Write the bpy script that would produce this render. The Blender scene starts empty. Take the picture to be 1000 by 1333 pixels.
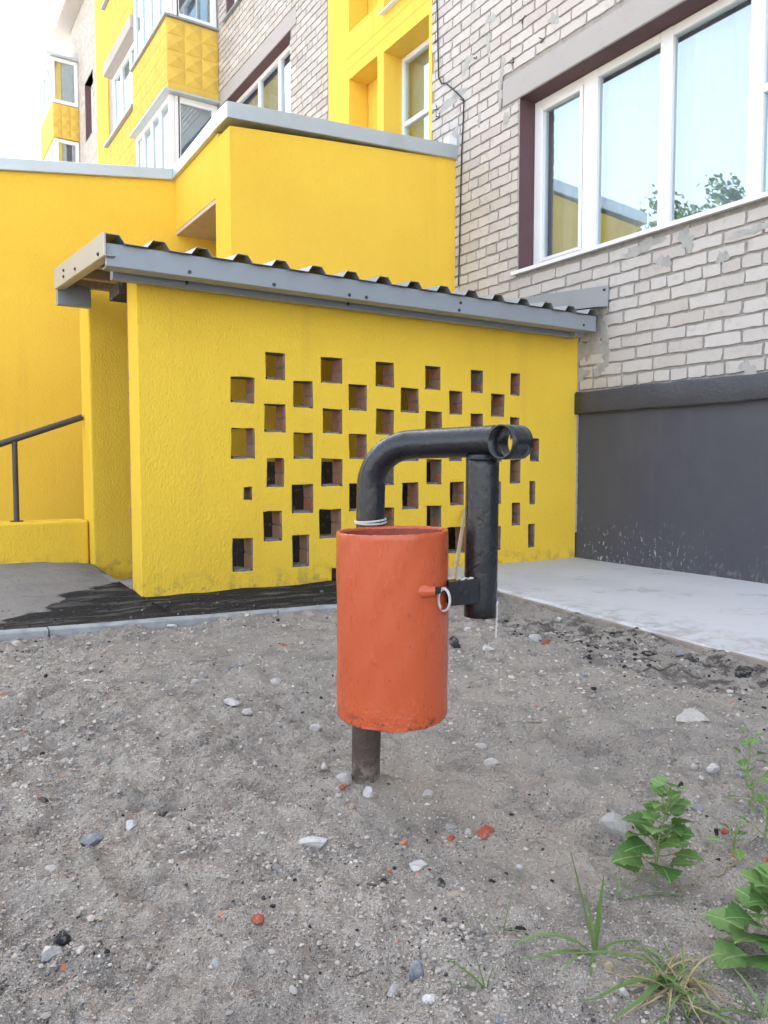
import bpy, math, random
import numpy as np
from mathutils import Vector, Matrix
random.seed(7); RNG = np.random.default_rng(11)
S = bpy.context.scene
COL = S.collection

# ------------------------------------------------------------------ camera
H = .70; YAW = math.radians(32.5); PIT = math.radians(3.4)
cd = bpy.data.cameras.new('camera'); cam = bpy.data.objects.new('camera', cd); COL.objects.link(cam)
cd.sensor_fit = 'HORIZONTAL'; cd.sensor_width = 36; cd.lens = 36; cd.clip_start = .02; cd.clip_end = 2000
cam.location = (0, 0, H); cam.rotation_euler = (math.pi/2 - PIT, 0, -YAW)
S.camera = cam
# ------------------------------------------------------------------ sky, sun, exposure
SUN_AZ = math.radians(46); SUN_EL = math.radians(40)      # azimuth from +Y towards +X: behind the apartment block
w = bpy.data.worlds.new('World'); S.world = w; w.use_nodes = True
nt = w.node_tree; nt.nodes.clear()
sky = nt.nodes.new('ShaderNodeTexSky'); sky.sky_type = 'NISHITA'; sky.sun_disc = False
sky.sun_elevation = SUN_EL; sky.sun_rotation = SUN_AZ; sky.dust_density = 4.0; sky.ozone_density = 1.0; sky.air_density = 1.0
hs = nt.nodes.new('ShaderNodeHueSaturation'); hs.inputs['Saturation'].default_value = .43   # thin high haze takes the blue out
bg = nt.nodes.new('ShaderNodeBackground'); bg.inputs[1].default_value = .15
wo = nt.nodes.new('ShaderNodeOutputWorld')
nt.links.new(sky.outputs[0], hs.inputs['Color']); nt.links.new(hs.outputs[0], bg.inputs[0]); nt.links.new(bg.outputs[0], wo.inputs[0])
sd = bpy.data.lights.new('sun', 'SUN'); sd.energy = 3.5; sd.angle = math.radians(.6); sd.color = (1, .95, .86)
sun = bpy.data.objects.new('sun', sd); COL.objects.link(sun); sun.location = (20, 20, 30)
sdir = Vector((math.sin(SUN_AZ)*math.cos(SUN_EL), math.cos(SUN_AZ)*math.cos(SUN_EL), math.sin(SUN_EL)))
sun.rotation_euler = sdir.to_track_quat('Z', 'Y').to_euler()
vs = S.view_settings; vs.view_transform = 'Standard'; vs.look = 'None'; vs.gamma = 1; vs.exposure = 2.5; vs.use_curve_mapping = False

S.cycles.use_adaptive_sampling = True; S.cycles.adaptive_threshold = .02; S.cycles.max_bounces = 7; S.cycles.diffuse_bounces = 3; S.cycles.glossy_bounces = 3; S.cycles.transparent_max_bounces = 8
# ------------------------------------------------------------------ measuring helpers: where a line of sight meets a real plane
FH = np.array([math.sin(YAW), math.cos(YAW), 0]); RT = np.array([math.cos(YAW), -math.sin(YAW), 0]); ZZ = np.array([0, 0, 1.])
FW = FH*math.cos(PIT) - ZZ*math.sin(PIT); UP = FH*math.sin(PIT) + ZZ*math.cos(PIT); CP = np.array([0, 0, H])
def ray(x, y): return FW*1000 + RT*(x-500) + UP*(666.5-y)
def on_y(x, y, Y): d = ray(x, y); return CP + d*(Y/d[1])
def on_x(x, y, X): d = ray(x, y); return CP + d*(X/d[0])
def on_z(x, y, Z=0.): d = ray(x, y); return CP + d*((Z-H)/d[2])
def proj(P):
    v = np.asarray(P, float) - CP; q = v@FW
    return 500 + 1000*(v@RT)/q, 666.5 - 1000*(v@UP)/q, q
def cf(lat, d, z): return Vector(FH*d + RT*lat + ZZ*z)     # a point beside (lat) and before (d) the viewer at height z

# ------------------------------------------------------------------ object helpers
def tag(o, label=None, cat=None, group=None, kind=None):
    if label: o['label'] = label
    if cat: o['category'] = cat
    if group: o['group'] = group
    if kind: o['kind'] = kind
    return o
def link(name, data, parent=None):
    o = bpy.data.objects.new(name, data); COL.objects.link(o)
    if parent: o.parent = parent
    return o
def thing(name, label, cat, loc=(0, 0, 0), group=None):
    o = link(name, None); o.location = loc; o.empty_display_size = .1
    return tag(o, label, cat, group)
class MB:
    def __init__(s): s.v = []; s.f = []; s.m = []; s.sm = []; s.c = []
    def add(s, v, f, mi=0, smooth=False, col=None):
        b = len(s.v); s.v += [tuple(p) for p in v]
        for q in f: s.f.append(tuple(i+b for i in q)); s.m.append(mi); s.sm.append(smooth); s.c.append(col)
    def box(s, x0, x1, y0, y1, z0, z1, mi=0, col=None):
        s.add([(x0,y0,z0),(x1,y0,z0),(x1,y1,z0),(x0,y1,z0),(x0,y0,z1),(x1,y0,z1),(x1,y1,z1),(x0,y1,z1)],
              [(3,2,1,0),(4,5,6,7),(0,1,5,4),(1,2,6,5),(2,3,7,6),(3,0,4,7)], mi, False, col)
    def hexa(s, p, mi=0):           # eight corners: bottom four counter-clockwise, top four
        s.add(p, [(3,2,1,0),(4,5,6,7),(0,1,5,4),(1,2,6,5),(2,3,7,6),(3,0,4,7)], mi)
    def tube(s, pts, r, n=12, caps=True, mi=0, wob=0):
        pts = [Vector(p) for p in pts]; rs = r if isinstance(r, (list, tuple)) else [r]*len(pts)
        rings = []; up = None
        for i, p in enumerate(pts):
            t = (pts[min(i+1, len(pts)-1)] - pts[max(i-1, 0)]).normalized()
            if up is None:
                a = Vector((0,0,1)) if abs(t.z) < .9 else Vector((1,0,0)); up = (a - t*a.dot(t)).normalized()
            else: up = (up - t*up.dot(t)).normalized()
            bi = t.cross(up)
            rings.append([p + (up*math.cos(2*math.pi*k/n) + bi*math.sin(2*math.pi*k/n))*(rs[i]*(1+random.uniform(-wob, wob))) for k in range(n)])
        v = [q for R in rings for q in R]; f = []
        for i in range(len(pts)-1):
            for k in range(n): f.append((i*n+k, i*n+(k+1)%n, (i+1)*n+(k+1)%n, (i+1)*n+k))
        s.add(v, f, mi, True)
        if caps: s.add(rings[0], [tuple(range(n))[::-1]], mi); s.add(rings[-1], [tuple(range(n))], mi)
    def data(s, name, mats):
        me = bpy.data.meshes.new(name); me.from_pydata(s.v, [], s.f)
        for m in (mats if isinstance(mats, (list, tuple)) else [mats]): me.materials.append(m)
        me.polygons.foreach_set('material_index', s.m); me.polygons.foreach_set('use_smooth', s.sm)
        if any(c is not None for c in s.c):
            a = me.color_attributes.new('Col', 'FLOAT_COLOR', 'CORNER'); arr = []
            for q, c in zip(s.f, s.c): arr += list((c or (1,1,1)) + (1,))*len(q)
            a.data.foreach_set('color', arr)
        me.update(); return me
    def build(s, name, mats, parent=None, bevel=0, seg=2):
        o = link(name, s.data(name, mats), parent)
        if bevel: b = o.modifiers.new('bevel', 'BEVEL'); b.width = bevel; b.segments = seg; b.limit_method = 'ANGLE'; b.harden_normals = False
        return o
SNAPPED = []
def panel(u0, u1, v0, v1, holes, thick, fn, name, mats, parent, jit=0., us=(), vs_=(), tol=.0008):
    """a wall slab pierced by real openings; fn(u, v, w) gives the world point, w = 0 at the front. slot 1 = reveals"""
    def uniq(a):
        a = sorted(a); r = [a[0]]
        for t in a[1:]:
            if t - r[-1] > tol: r.append(t)
        return r
    def snap(t, A): return min(A, key=lambda q: abs(q-t))
    holes = [(max(a, u0), min(b, u1), max(c, v0), min(d, v1)) for a, b, c, d in holes if a < u1 and b > u0 and c < v1 and d > v0]
    U = uniq([u0, u1] + [t for h in holes for t in h[:2]] + list(us)); V = uniq([v0, v1] + [t for h in holes for t in h[2:]] + list(vs_))
    holes = [(snap(a, U), snap(b, U), snap(c, V), snap(d, V)) for a, b, c, d in holes]
    SNAPPED[:] = holes
    nu, nv = len(U), len(V)
    ju = RNG.uniform(-jit, jit, (nu, nv)); jv = RNG.uniform(-jit, jit, (nu, nv))
    ju[0] = ju[-1] = 0; jv[:, 0] = jv[:, -1] = 0; ju[:, 0] = ju[:, -1] = 0; jv[0] = jv[-1] = 0
    solid = np.ones((nu-1, nv-1), bool)
    for i in range(nu-1):
        for j in range(nv-1):
            c, d = (U[i]+U[i+1])/2, (V[j]+V[j+1])/2
            if any(a < c < b and e < d < g for a, b, e, g in holes): solid[i, j] = False
    v = []
    for ww in (0, thick):
        for i in range(nu):
            for j in range(nv): v.append(fn(U[i]+ju[i, j], V[j]+jv[i, j], ww))
    N = nu*nv; idx = lambda i, j, k: k*N + i*nv + j
    f = []; m = []
    for i in range(nu-1):
        for j in range(nv-1):
            if not solid[i, j]: continue
            f.append((idx(i,j,0), idx(i+1,j,0), idx(i+1,j+1,0), idx(i,j+1,0))); m.append(0)
            f.append((idx(i,j,1), idx(i,j+1,1), idx(i+1,j+1,1), idx(i+1,j,1))); m.append(0)
            for (a, b), (p, q), nb in (((i,j),(i,j+1),(i-1,j)), ((i+1,j),(i+1,j+1),(i+1,j)), ((i,j),(i+1,j),(i,j-1)), ((i,j+1),(i+1,j+1),(i,j+1))):
                out = nb[0] < 0 or nb[1] < 0 or nb[0] >= nu-1 or nb[1] >= nv-1
                if out or not solid[nb]:
                    f.append((idx(a,b,0), idx(p,q,0), idx(p,q,1), idx(a,b,1))); m.append(0 if out else 1)
    me = bpy.data.meshes.new(name); me.from_pydata(v, [], f)
    for mt in mats: me.materials.append(mt)
    me.polygons.foreach_set('material_index', m); me.update()
    import bmesh
    bm = bmesh.new(); bm.from_mesh(me); bmesh.ops.recalc_face_normals(bm, faces=bm.faces); bm.to_mesh(me); bm.free()
    return link(name, me, parent)

# ------------------------------------------------------------------ materials
class Mat:
    def __init__(s, name, base=(.5,.5,.5), rough=.8, metal=0, spec=.5):
        s.m = bpy.data.materials.new(name); s.m.use_nodes = True; s.t = s.m.node_tree
        s.b = s.t.nodes['Principled BSDF']; s.b.inputs['Roughness'].default_value = rough; s.b.inputs['Metallic'].default_value = metal
        s.b.inputs['Specular IOR Level'].default_value = spec
        s.col = None; s.base = base; s.b.inputs['Base Color'].default_value = (*base, 1); s.nrm = None; s.co = None
    def n(s, t, **k):
        q = s.t.nodes.new(t)
        for a, b in k.items(): setattr(q, a, b)
        return q
    def l(s, a, b): s.t.links.new(a, b)
    def coord(s):
        if s.co is None: s.co = s.n('ShaderNodeNewGeometry').outputs['Position']
        return s.co
    def mapped(s, scale):
        mp = s.n('ShaderNodeMapping'); mp.inputs['Scale'].default_value = scale; s.l(s.coord(), mp.inputs[0]); return mp.outputs[0]
    def noise(s, scale, detail=4, rough=.55, stretch=None):
        q = s.n('ShaderNodeTexNoise'); q.inputs['Scale'].default_value = scale; q.inputs['Detail'].default_value = detail; q.inputs['Roughness'].default_value = rough
        s.l(s.mapped(stretch) if stretch else s.coord(), q.inputs['Vector']); return q.outputs['Fac']
    def voro(s, scale, feature='F1', out='Distance', rnd=1):
        q = s.n('ShaderNodeTexVoronoi'); q.feature = feature; q.inputs['Scale'].default_value = scale; q.inputs['Randomness'].default_value = rnd
        s.l(s.coord(), q.inputs['Vector']); return q.outputs[out]
    def ramp(s, fac, a, b, c0=0., c1=1.):
        q = s.n('ShaderNodeMapRange'); q.interpolation_type = 'SMOOTHSTEP'
        for i, v in enumerate((a, b, c0, c1)): q.inputs[i+1].default_value = v
        s.l(fac, q.inputs[0]); return q.outputs[0]
    def math(s, op, a, b=None):
        q = s.n('ShaderNodeMath'); q.operation = op
        for i, v in enumerate((a, b)):
            if v is None: continue
            if isinstance(v, (int, float)): q.inputs[i].default_value = v
            else: s.l(v, q.inputs[i])
        return q.outputs[0]
    def pos(s, ax):
        q = s.n('ShaderNodeSeparateXYZ'); s.l(s.coord(), q.inputs[0]); return q.outputs[ax]
    def cur(s):
        if s.col is None:
            q = s.n('ShaderNodeRGB'); q.outputs[0].default_value = (*s.base, 1); s.col = q.outputs[0]
        return s.col
    def mix(s, fac, color, blend='MIX'):
        q = s.n('ShaderNodeMix'); q.data_type = 'RGBA'; q.blend_type = blend; q.clamp_factor = True
        if isinstance(fac, (int, float)): q.inputs[0].default_value = fac
        else: s.l(fac, q.inputs[0])
        c = s.cur(); s.l(c, q.inputs[6])
        if isinstance(color, tuple): q.inputs[7].default_value = (*color, 1)
        else: s.l(color, q.inputs[7])
        s.col = q.outputs[2]; s.l(s.col, s.b.inputs['Base Color']); return s
    def bump(s, h, strength=.5, dist=.01):
        q = s.n('ShaderNodeBump'); q.inputs['Strength'].default_value = strength; q.inputs['Distance'].default_value = dist
        s.l(h, q.inputs['Height'])
        if s.nrm is not None: s.l(s.nrm, q.inputs['Normal'])
        s.nrm = q.outputs[0]; s.l(s.nrm, s.b.inputs['Normal']); return s
    def rough(s, fac, a, b): s.l(s.ramp(fac, 0, 1, a, b), s.b.inputs['Roughness']); return s
def simple(name, base, rough=.7, metal=0, sc=8, amt=.25, bs=60, bst=.25, bd=.002):
    m = Mat(name, base, rough, metal); n = m.noise(sc, 5)
    m.mix(m.ramp(n, .35, .75, 0, amt), tuple(c*.55 for c in base)); m.bump(m.noise(bs, 4), bst, bd); return m.m

def stucco(name, base, coarse, lump):
    m = Mat(name, base, .85, 0, .25)
    m.mix(m.ramp(m.noise(1.3, 4), .4, .7, 0, .30), (base[0]*.88, base[1]*.80, base[2]*.7))
    m.mix(m.ramp(m.noise(6, 4, .6, (1, 1, .045)), .52, .78, 0, .30), (base[0]*.74, base[1]*.68, base[2]*.8+.02))
    dz = m.ramp(m.pos(2), .0, .16, 1, 0); m.mix(m.math('MULTIPLY', dz, m.ramp(m.noise(14, 4, .7), .46, .66, 0, .5)), (.20, .16, .09))
    h = m.noise(lump, 3, .6, (1, 1, .6)); m.mix(m.ramp(h, .60, .78, 0, .25), (base[0]*.62, base[1]*.55, base[2]*.5)); m.bump(h, coarse, .012)
    return m.m
Y_WALL = stucco('stucco_yellow_coarse', (.88, .597, .060), .62, 85)
Y_FINE = stucco('stucco_yellow_fine', (.87, .572, .066), .4, 85)
Y_PAINT = stucco('yellow_paint', (.83, .555, .08), .12, 30)
Y_TILE = simple('yellow_concrete_panel', (.68, .47, .09), .85, 0, 5, .3)
SOFFIT = simple('soffit_board', (.62, .52, .46), .8)
def brick_m(name, base, attr):
    m = Mat(name, base, .9, 0, .2)
    if attr:
        a = m.n('ShaderNodeAttribute'); a.attribute_name = 'Col'; m.mix(1., a.outputs['Color'], 'MULTIPLY')
    else:
        o = m.n('ShaderNodeObjectInfo'); r = m.ramp(o.outputs['Random'], 0, 1, 0, .5); m.mix(r, (base[0]*.78, base[1]*.74, base[2]*.71))
    m.mix(m.ramp(m.noise(16, 6, .65), .5, .74, 0, .5), (base[0]*.64, base[1]*.62, base[2]*.62))
    m.mix(m.ramp(m.noise(60, 4, .7), .6, .75, 0, .4), (base[0]*.5, base[1]*.48, base[2]*.48))
    m.bump(m.noise(70, 5, .65), .5, .004); return m.m
BRK = brick_m('silicate_brick', (.555, .528, .503), False)
BRK_J = brick_m('silicate_brick_far', (.555, .528, .503), True)
MORT = simple('mortar', (.365, .35, .335), .95, 0, 20, .5, 120, .8, .006)
SMEAR = simple('cement_smear', (.40, .395, .38), .95, 0, 18, .5, 70, .7, .004)
RED = Mat('red_brick', (.36, .135, .075), .92, 0, .2)
_o = RED.n('ShaderNodeObjectInfo'); RED.mix(RED.ramp(_o.outputs['Random'], 0, 1, 0, .751), (.37, .235, .165))
RED.mix(RED.ramp(RED.noise(45, 5, .7), .48, .66, 0, .7), (.33, .28, .245)); RED.bump(RED.noise(110, 4), .7, .005); RED = RED.m
ROUGH_M = simple('hole_mortar', (.22, .195, .17), .95, 0, 30, .6, 90, 1, .008)
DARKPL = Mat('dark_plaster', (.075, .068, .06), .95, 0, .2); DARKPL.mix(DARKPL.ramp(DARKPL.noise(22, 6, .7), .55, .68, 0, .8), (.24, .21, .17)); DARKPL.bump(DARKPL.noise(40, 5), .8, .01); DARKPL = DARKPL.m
PL = Mat('plinth_paint', (.074, .075, .091), .62, 0, .35)
PL.mix(PL.ramp(PL.noise(2.2, 5), .4, .75, 0, .5), (.095, .096, .113))
_sp = PL.math('MULTIPLY', PL.ramp(PL.noise(38, 6, .75, (1, 1, .55)), .585, .62), PL.ramp(PL.pos(2), .02, .42, 1, 0))
_sp = PL.math('MULTIPLY', _sp, PL.ramp(PL.noise(2.7, 2), .40, .52)); _sp = PL.math('MULTIPLY', _sp, PL.ramp(PL.pos(1), 3.0, 3.6, .22, 1)); PL.mix(_sp, (.50, .50, .50))
PL.mix(PL.ramp(PL.noise(3, 5, .7, (1, 1, .12)), .55, .72, 0, .35), (.12, .118, .12)); PL.mix(PL.math('MULTIPLY', PL.ramp(PL.pos(2), .0, .10, 1, 0), PL.ramp(PL.noise(11, 5, .7), .5, .64, 0, .6)), (.24, .23, .22))
PL.bump(PL.noise(9, 5), .25, .02); PL.bump(PL.noise(80, 4), .35, .004); PLINTH = PL.m
BAND = simple('plinth_band_paint', (.062, .063, .075), .6, 0, 6, .3, 45, .8, .01)
CONC = Mat('fresh_concrete', (.56, .565, .58), .9, 0, .25)
CONC.mix(CONC.ramp(CONC.noise(1.6, 5), .45, .72, 0, .5), (.44, .445, .455)); CONC.mix(CONC.ramp(CONC.noise(7, 6, .7), .55, .75, 0, .3), (.33, .31, .28))
CONC.mix(CONC.ramp(CONC.noise(240, 2), .68, .76, 0, .4), (.15, .14, .13)); CONC.mix(CONC.ramp(CONC.noise(2.6, 5, .72), .56, .66, 0, .45), (.30, .29, .275)); CONC.mix(CONC.math('MULTIPLY', CONC.ramp(CONC.pos(0), 3.2, 2.75), CONC.ramp(CONC.noise(9, 5, .7), .45, .62, 0, .6)), (.30, .26, .22)); CONC.bump(CONC.noise(5, 4), .15, .03); CONC.bump(CONC.noise(90, 4), .3, .003); CONC = CONC.m
EDGE = simple('earthy_board', (.33, .28, .24), .95, 0, 14, .7, 60, .8, .006)
LINT = Mat('lintel_concrete', (.40, .38, .37), .9, 0, .25); LINT.mix(LINT.ramp(LINT.noise(90, 2), .7, .74, 0, .7), (.12, .10, .10)); LINT.mix(LINT.ramp(LINT.noise(6, 5), .5, .75, 0, .35), (.33, .31, .31)); LINT.bump(LINT.noise(60, 4), .4, .004); LINT = LINT.m
MAROON = simple('maroon_paint', (.125, .062, .070), .6, 0, 6, .35)
PVC = Mat('white_pvc', (.80, .81, .82), .35, 0, .5); PVC.mix(PVC.ramp(PVC.noise(6, 4), .55, .8, 0, .12), (.6, .6, .58)); PVC = PVC.m
STEEL = Mat('grey_coated_sheet', (.30, .335, .375), .42, .25, .5); STEEL.mix(STEEL.ramp(STEEL.noise(5, 5), .45, .75, 0, .25), (.24, .265, .295)); STEEL.bump(STEEL.noise(3.5, 2), .12, .02); STEEL = STEEL.m
ZINC = Mat('zinc_flashing', (.52, .575, .60), .42, .55, .5); ZINC.mix(ZINC.ramp(ZINC.noise(4, 5), .4, .75, 0, .35), (.40, .44, .46)); ZINC.bump(ZINC.noise(2.5, 2), .15, .03); ZINC = ZINC.m
SKYLIT_SHEET = Mat('sky_lit_sheet', (.50, .475, .43), .45, .2, .5); SKYLIT_SHEET.mix(SKYLIT_SHEET.ramp(SKYLIT_SHEET.noise(5, 4), .45, .75, 0, .2), (.42, .38, .33)); SKYLIT_SHEET = SKYLIT_SHEET.m  # same sheet metal, bright sky reflection put into its cream colour
SCREW = simple('screw_steel', (.09, .09, .1), .4, .6)
SHEET = Mat('roof_sheet', (.26, .285, .30), .4, .3, .5); SHEET.mix(SHEET.ramp(SHEET.noise(7, 5), .5, .75, 0, .4), (.17, .165, .15)); SHEET = SHEET.m
BLACK = Mat('black_gloss_paint', (.017, .019, .024), .3, 0, .5)
BLACK.mix(BLACK.ramp(BLACK.noise(35, 5, .7), .62, .76, 0, .35), (.075, .07, .068)); BLACK.rough(BLACK.noise(22, 2), .12, .40)
BLACK.bump(BLACK.noise(70, 2, .5), .36, .003); BLACK = BLACK.m
RUSTY = Mat('worn_dark_steel', (.085, .058, .050), .65, .1, .4); RUSTY.mix(RUSTY.ramp(RUSTY.noise(30, 5, .7, (1, 1, .4)), .48, .64, 0, .8), (.035, .034, .037)); RUSTY.mix(RUSTY.math('MULTIPLY', RUSTY.ramp(RUSTY.pos(2), .09, .0, 0, 1), RUSTY.ramp(RUSTY.noise(40, 4, .7), .4, .6, 0, .7)), (.30, .265, .23)); RUSTY.bump(RUSTY.noise(90, 4), .8, .005); RUSTY = RUSTY.m
OR = Mat('orange_gloss_paint', (.53, .098, .034), .30, 0, .5)
OR.mix(OR.ramp(OR.noise(7, 4, .6), .45, .75, 0, .4), (.44, .078, .032)); OR.mix(OR.ramp(OR.noise(30, 5, .7, (1, 1, .3)), .60, .76, 0, .3), (.58, .15, .065))
_lz = OR.ramp(OR.pos(2), .205, .245, 1, 0); OR.mix(OR.math('MULTIPLY', _lz, OR.ramp(OR.noise(60, 5, .75), .52, .60, 0, .9)), (.085, .04, .032))
OR.mix(OR.ramp(OR.noise(95, 3, .7), .67, .70, 0, .85), (.13, .05, .035)); OR.mix(OR.ramp(OR.noise(9, 4, .6, (1, 1, .1)), .56, .74, 0, .3), (.34, .075, .04)); OR.bump(OR.math('MULTIPLY', OR.ramp(OR.pos(2), .27, .22), OR.noise(55, 3, .6)), .7, .006)
_h = OR.noise(26, 3, .5, (1, 1, .28)); OR.rough(_h, .16, .44); OR.bump(_h, .22, .006); OR.bump(OR.ramp(OR.noise(48, 5, .6, (1, 1, .6)), .56, .70), .20, .0022); ORANGE = OR.m
OR_IN = simple('orange_inside', (.30, .060, .035), .7, 0, 30, .7, 80, .8, .004)
ROPE = simple('white_cord', (.62, .60, .58), .95, 0, 100, .3, 600, .8, .002)
WOOD = Mat('raw_lath', (.55, .42, .27), .85, 0, .2); WOOD.mix(WOOD.ramp(WOOD.noise(60, 4, .6, (1, 1, .06)), .45, .7, 0, .6), (.36, .25, .15)); WOOD = WOOD.m
KERB = simple('kerb_concrete', (.35, .365, .38), .92, 0, 14, .8, 90, .6, .004)
AS = Mat('old_asphalt', (.33, .315, .30), .93, 0, .25)
AS.mix(AS.ramp(AS.noise(3.5, 6, .65), .42, .68, 0, .6), (.22, .212, .205)); AS.mix(AS.ramp(AS.noise(130, 3), .58, .7, 0, .5), (.42, .395, .37))
_yb = AS.math('ADD', AS.math('MULTIPLY', AS.ramp(AS.pos(0), .2, 1.25), .95), 3.74)
_d = AS.math('SUBTRACT', AS.pos(1), _yb); _d = AS.math('SUBTRACT', _d, AS.math('MULTIPLY', AS.math('SUBTRACT', AS.noise(4.5, 6, .65), .5), .75))
_dm = AS.ramp(_d, -.03, .03, 1, 0); AS.mix(_dm, (.024, .025, .029))
AS.mix(AS.math('MULTIPLY', _dm, AS.ramp(AS.noise(5, 6, .7, (.5, 2.2, 1)), .50, .66, 0, .8)), (.17, .165, .16))
AS.mix(AS.math('MULTIPLY', _dm, AS.ramp(AS.noise(75, 4, .7), .64, .68, 0, .7)), (.34, .33, .31)); AS.bump(AS.noise(16, 6, .7), .9, .05); AS.bump(AS.noise(130, 4, .7), .8, .008); ASPH = AS.m
# sandy soil with soot and cinder flecks
SO = Mat('sandy_soil', (.60, .535, .465), .97, 0, .15)
SO.mix(SO.ramp(SO.noise(1.3, 4, .65), .40, .62, 0, .75), (.485, .442, .396))
_n = SO.noise(8, 7, .74); SO.mix(SO.ramp(_n, .48, .64, 0, .75), (.315, .288, .262)); SO.mix(SO.ramp(_n, .46, .33, 0, .7), (.60, .548, .49))
_g = SO.noise(150, 3, .7); _pt = SO.ramp(SO.noise(5, 2), .40, .62, .1, .9)
SO.mix(SO.math('MULTIPLY', SO.ramp(_g, .58, .64), _pt), (.085, .082, .082)); SO.mix(SO.ramp(_g, .42, .34, 0, .6), (.63, .585, .54))
_k = SO.math('MULTIPLY', SO.ramp(SO.pos(0), 1.95, 2.55), SO.ramp(SO.pos(1), 3.1, 2.3)); _k = SO.math('MULTIPLY', _k, SO.ramp(_n, .47, .58, 0, .75))
SO.mix(_k, (.045, .043, .044))
_c = SO.noise(42, 6, .78); SO.bump(_c, 1, .042); SO.bump(_g, 1, .008); SOIL = SO.m
GR = Mat('pebbles', (1, 1, 1), .9, 0, .3); _a = GR.n('ShaderNodeAttribute'); _a.attribute_name = 'Col'; GR.mix(1., _a.outputs['Color'], 'MULTIPLY')
GR.mix(GR.ramp(GR.noise(120, 4, .7), .55, .75, 0, .35), (.22, .20, .18)); GR.bump(GR.noise(300, 4), .5, .002); GRAV = GR.m
def stone_m(name, c): 
    m = Mat(name, c, .88, 0, .3); m.mix(m.ramp(m.noise(70, 5, .7), .5, .7, 0, .6), tuple(.5*q+.1 for q in c)); m.mix(m.ramp(m.noise(28, 4), .55, .75, 0, .45), (.34, .305, .27)); m.mix(m.ramp(m.noise(45, 5, .7), .50, .62, 0, .55), (.37, .33, .29)); m.bump(m.noise(110, 5, .7), .7, .005); return m.m
ST = dict(pale=stone_m('pale_stone', (.42, .405, .385)), white=stone_m('chalky_stone', (.54, .53, .515)), grey=stone_m('grey_stone', (.26, .26, .27)), blue=stone_m('blue_grey_stone', (.17, .185, .215)),
          dark=stone_m('cinder', (.022, .023, .026)), red=stone_m('brick_red', (.36, .085, .05)), orange=stone_m('brick_orange', (.56, .20, .10)), tan=stone_m('tan_stone', (.36, .29, .21)))
def leaf_m(name, c, c2, vein=False):
    m = Mat(name, c, .5, 0, .4); o = m.n('ShaderNodeObjectInfo'); m.mix(m.ramp(o.outputs['Random'], 0, 1, 0, 1), c2); m.mix(m.ramp(m.noise(60, 4), .5, .75, 0, .35), tuple(q*.5 for q in c))
    if vein:
        tc = m.n('ShaderNodeTexCoord'); sp = m.n('ShaderNodeSeparateXYZ'); m.l(tc.outputs['Object'], sp.inputs[0]); ay = m.math('ABSOLUTE', sp.outputs[1])
        side = m.math('FRACT', m.math('MULTIPLY', m.math('SUBTRACT', sp.outputs[0], m.math('MULTIPLY', ay, .9)), 6.5))
        m.mix(m.ramp(side, .10, .02, 0, .5), (c2[0]*1.5, c2[1]*1.25, c2[2]*1.6)); m.mix(m.ramp(ay, .022, .010, 0, .8), (c2[0]*1.9, c2[1]*1.4, c2[2]*1.8))
        m.mix(m.ramp(m.noise(140, 3, .7), .62, .70, 0, .5), (.22, .20, .10))
    m.bump(m.noise(120, 3), .4, .003)
    tr = m.n('ShaderNodeBsdfTranslucent'); m.l(m.col, tr.inputs[0]); mx = m.n('ShaderNodeMixShader'); mx.inputs[0].default_value = .3
    m.l(m.b.outputs[0], mx.inputs[1]); m.l(tr.outputs[0], mx.inputs[2]); m.l(mx.outputs[0], m.t.nodes['Material Output'].inputs[0]); return m.m
LEAF = leaf_m('goosefoot_leaf', (.080, .190, .048), (.17, .29, .08), True); LEAF2 = leaf_m('young_leaf', (.16, .30, .085), (.20, .34, .12), True)
BLADE = leaf_m('grass_blade', (.13, .225, .065), (.20, .28, .12)); DRY = leaf_m('dry_blade', (.46, .38, .23), (.34, .27, .15)); STEM = simple('green_stem', (.20, .25, .10), .6)
CROWN = leaf_m('tree_leaf', (.05, .10, .03), (.08, .13, .045)); BARK = simple('bark', (.12, .095, .075), .95)
def glass_m(name, refl, tint, opac=0):
    m = bpy.data.materials.new(name); m.use_nodes = True; t = m.node_tree; t.nodes.clear()
    g = t.nodes.new('ShaderNodeBsdfGlossy'); g.inputs['Roughness'].default_value = .004; g.inputs['Color'].default_value = (.80, .94, 1, 1)
    tr = t.nodes.new('ShaderNodeBsdfTransparent'); tr.inputs['Color'].default_value = (*tint, 1)
    lw = t.nodes.new('ShaderNodeFresnel'); lw.inputs[0].default_value = 1.5
    mr = t.nodes.new('ShaderNodeMapRange'); mr.inputs[1].default_value = .04; mr.inputs[2].default_value = 1; mr.inputs[3].default_value = refl; mr.inputs[4].default_value = 1
    n = t.nodes.new('ShaderNodeTexNoise'); n.inputs['Scale'].default_value = 1.1; bp = t.nodes.new('ShaderNodeBump'); bp.inputs['Strength'].default_value = .025; bp.inputs['Distance'].default_value = .05
    ge = t.nodes.new('ShaderNodeNewGeometry'); t.links.new(ge.outputs['Position'], n.inputs[0]); t.links.new(n.outputs[0], bp.inputs['Height']); t.links.new(bp.outputs[0], g.inputs['Normal'])
    mx = t.nodes.new('ShaderNodeMixShader'); o = t.nodes.new('ShaderNodeOutputMaterial')
    t.links.new(lw.outputs[0], mr.inputs[0]); t.links.new(mr.outputs[0], mx.inputs[0]); t.links.new(tr.outputs[0], mx.inputs[1]); t.links.new(g.outputs[0], mx.inputs[2]); t.links.new(mx.outputs[0], o.inputs[0]); return m
GLASS = glass_m('window_glass', .42, (.80, .87, .90))
CURT = simple('sheer_curtain', (.80, .82, .83), .9); PANE_BACK = simple('pane_backing', (.60, .64, .68), .9); ROOM = simple('dim_room', (.16, .17, .19), .9)  # second one: added backing behind the glass, lightened to brighten the panes
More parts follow.
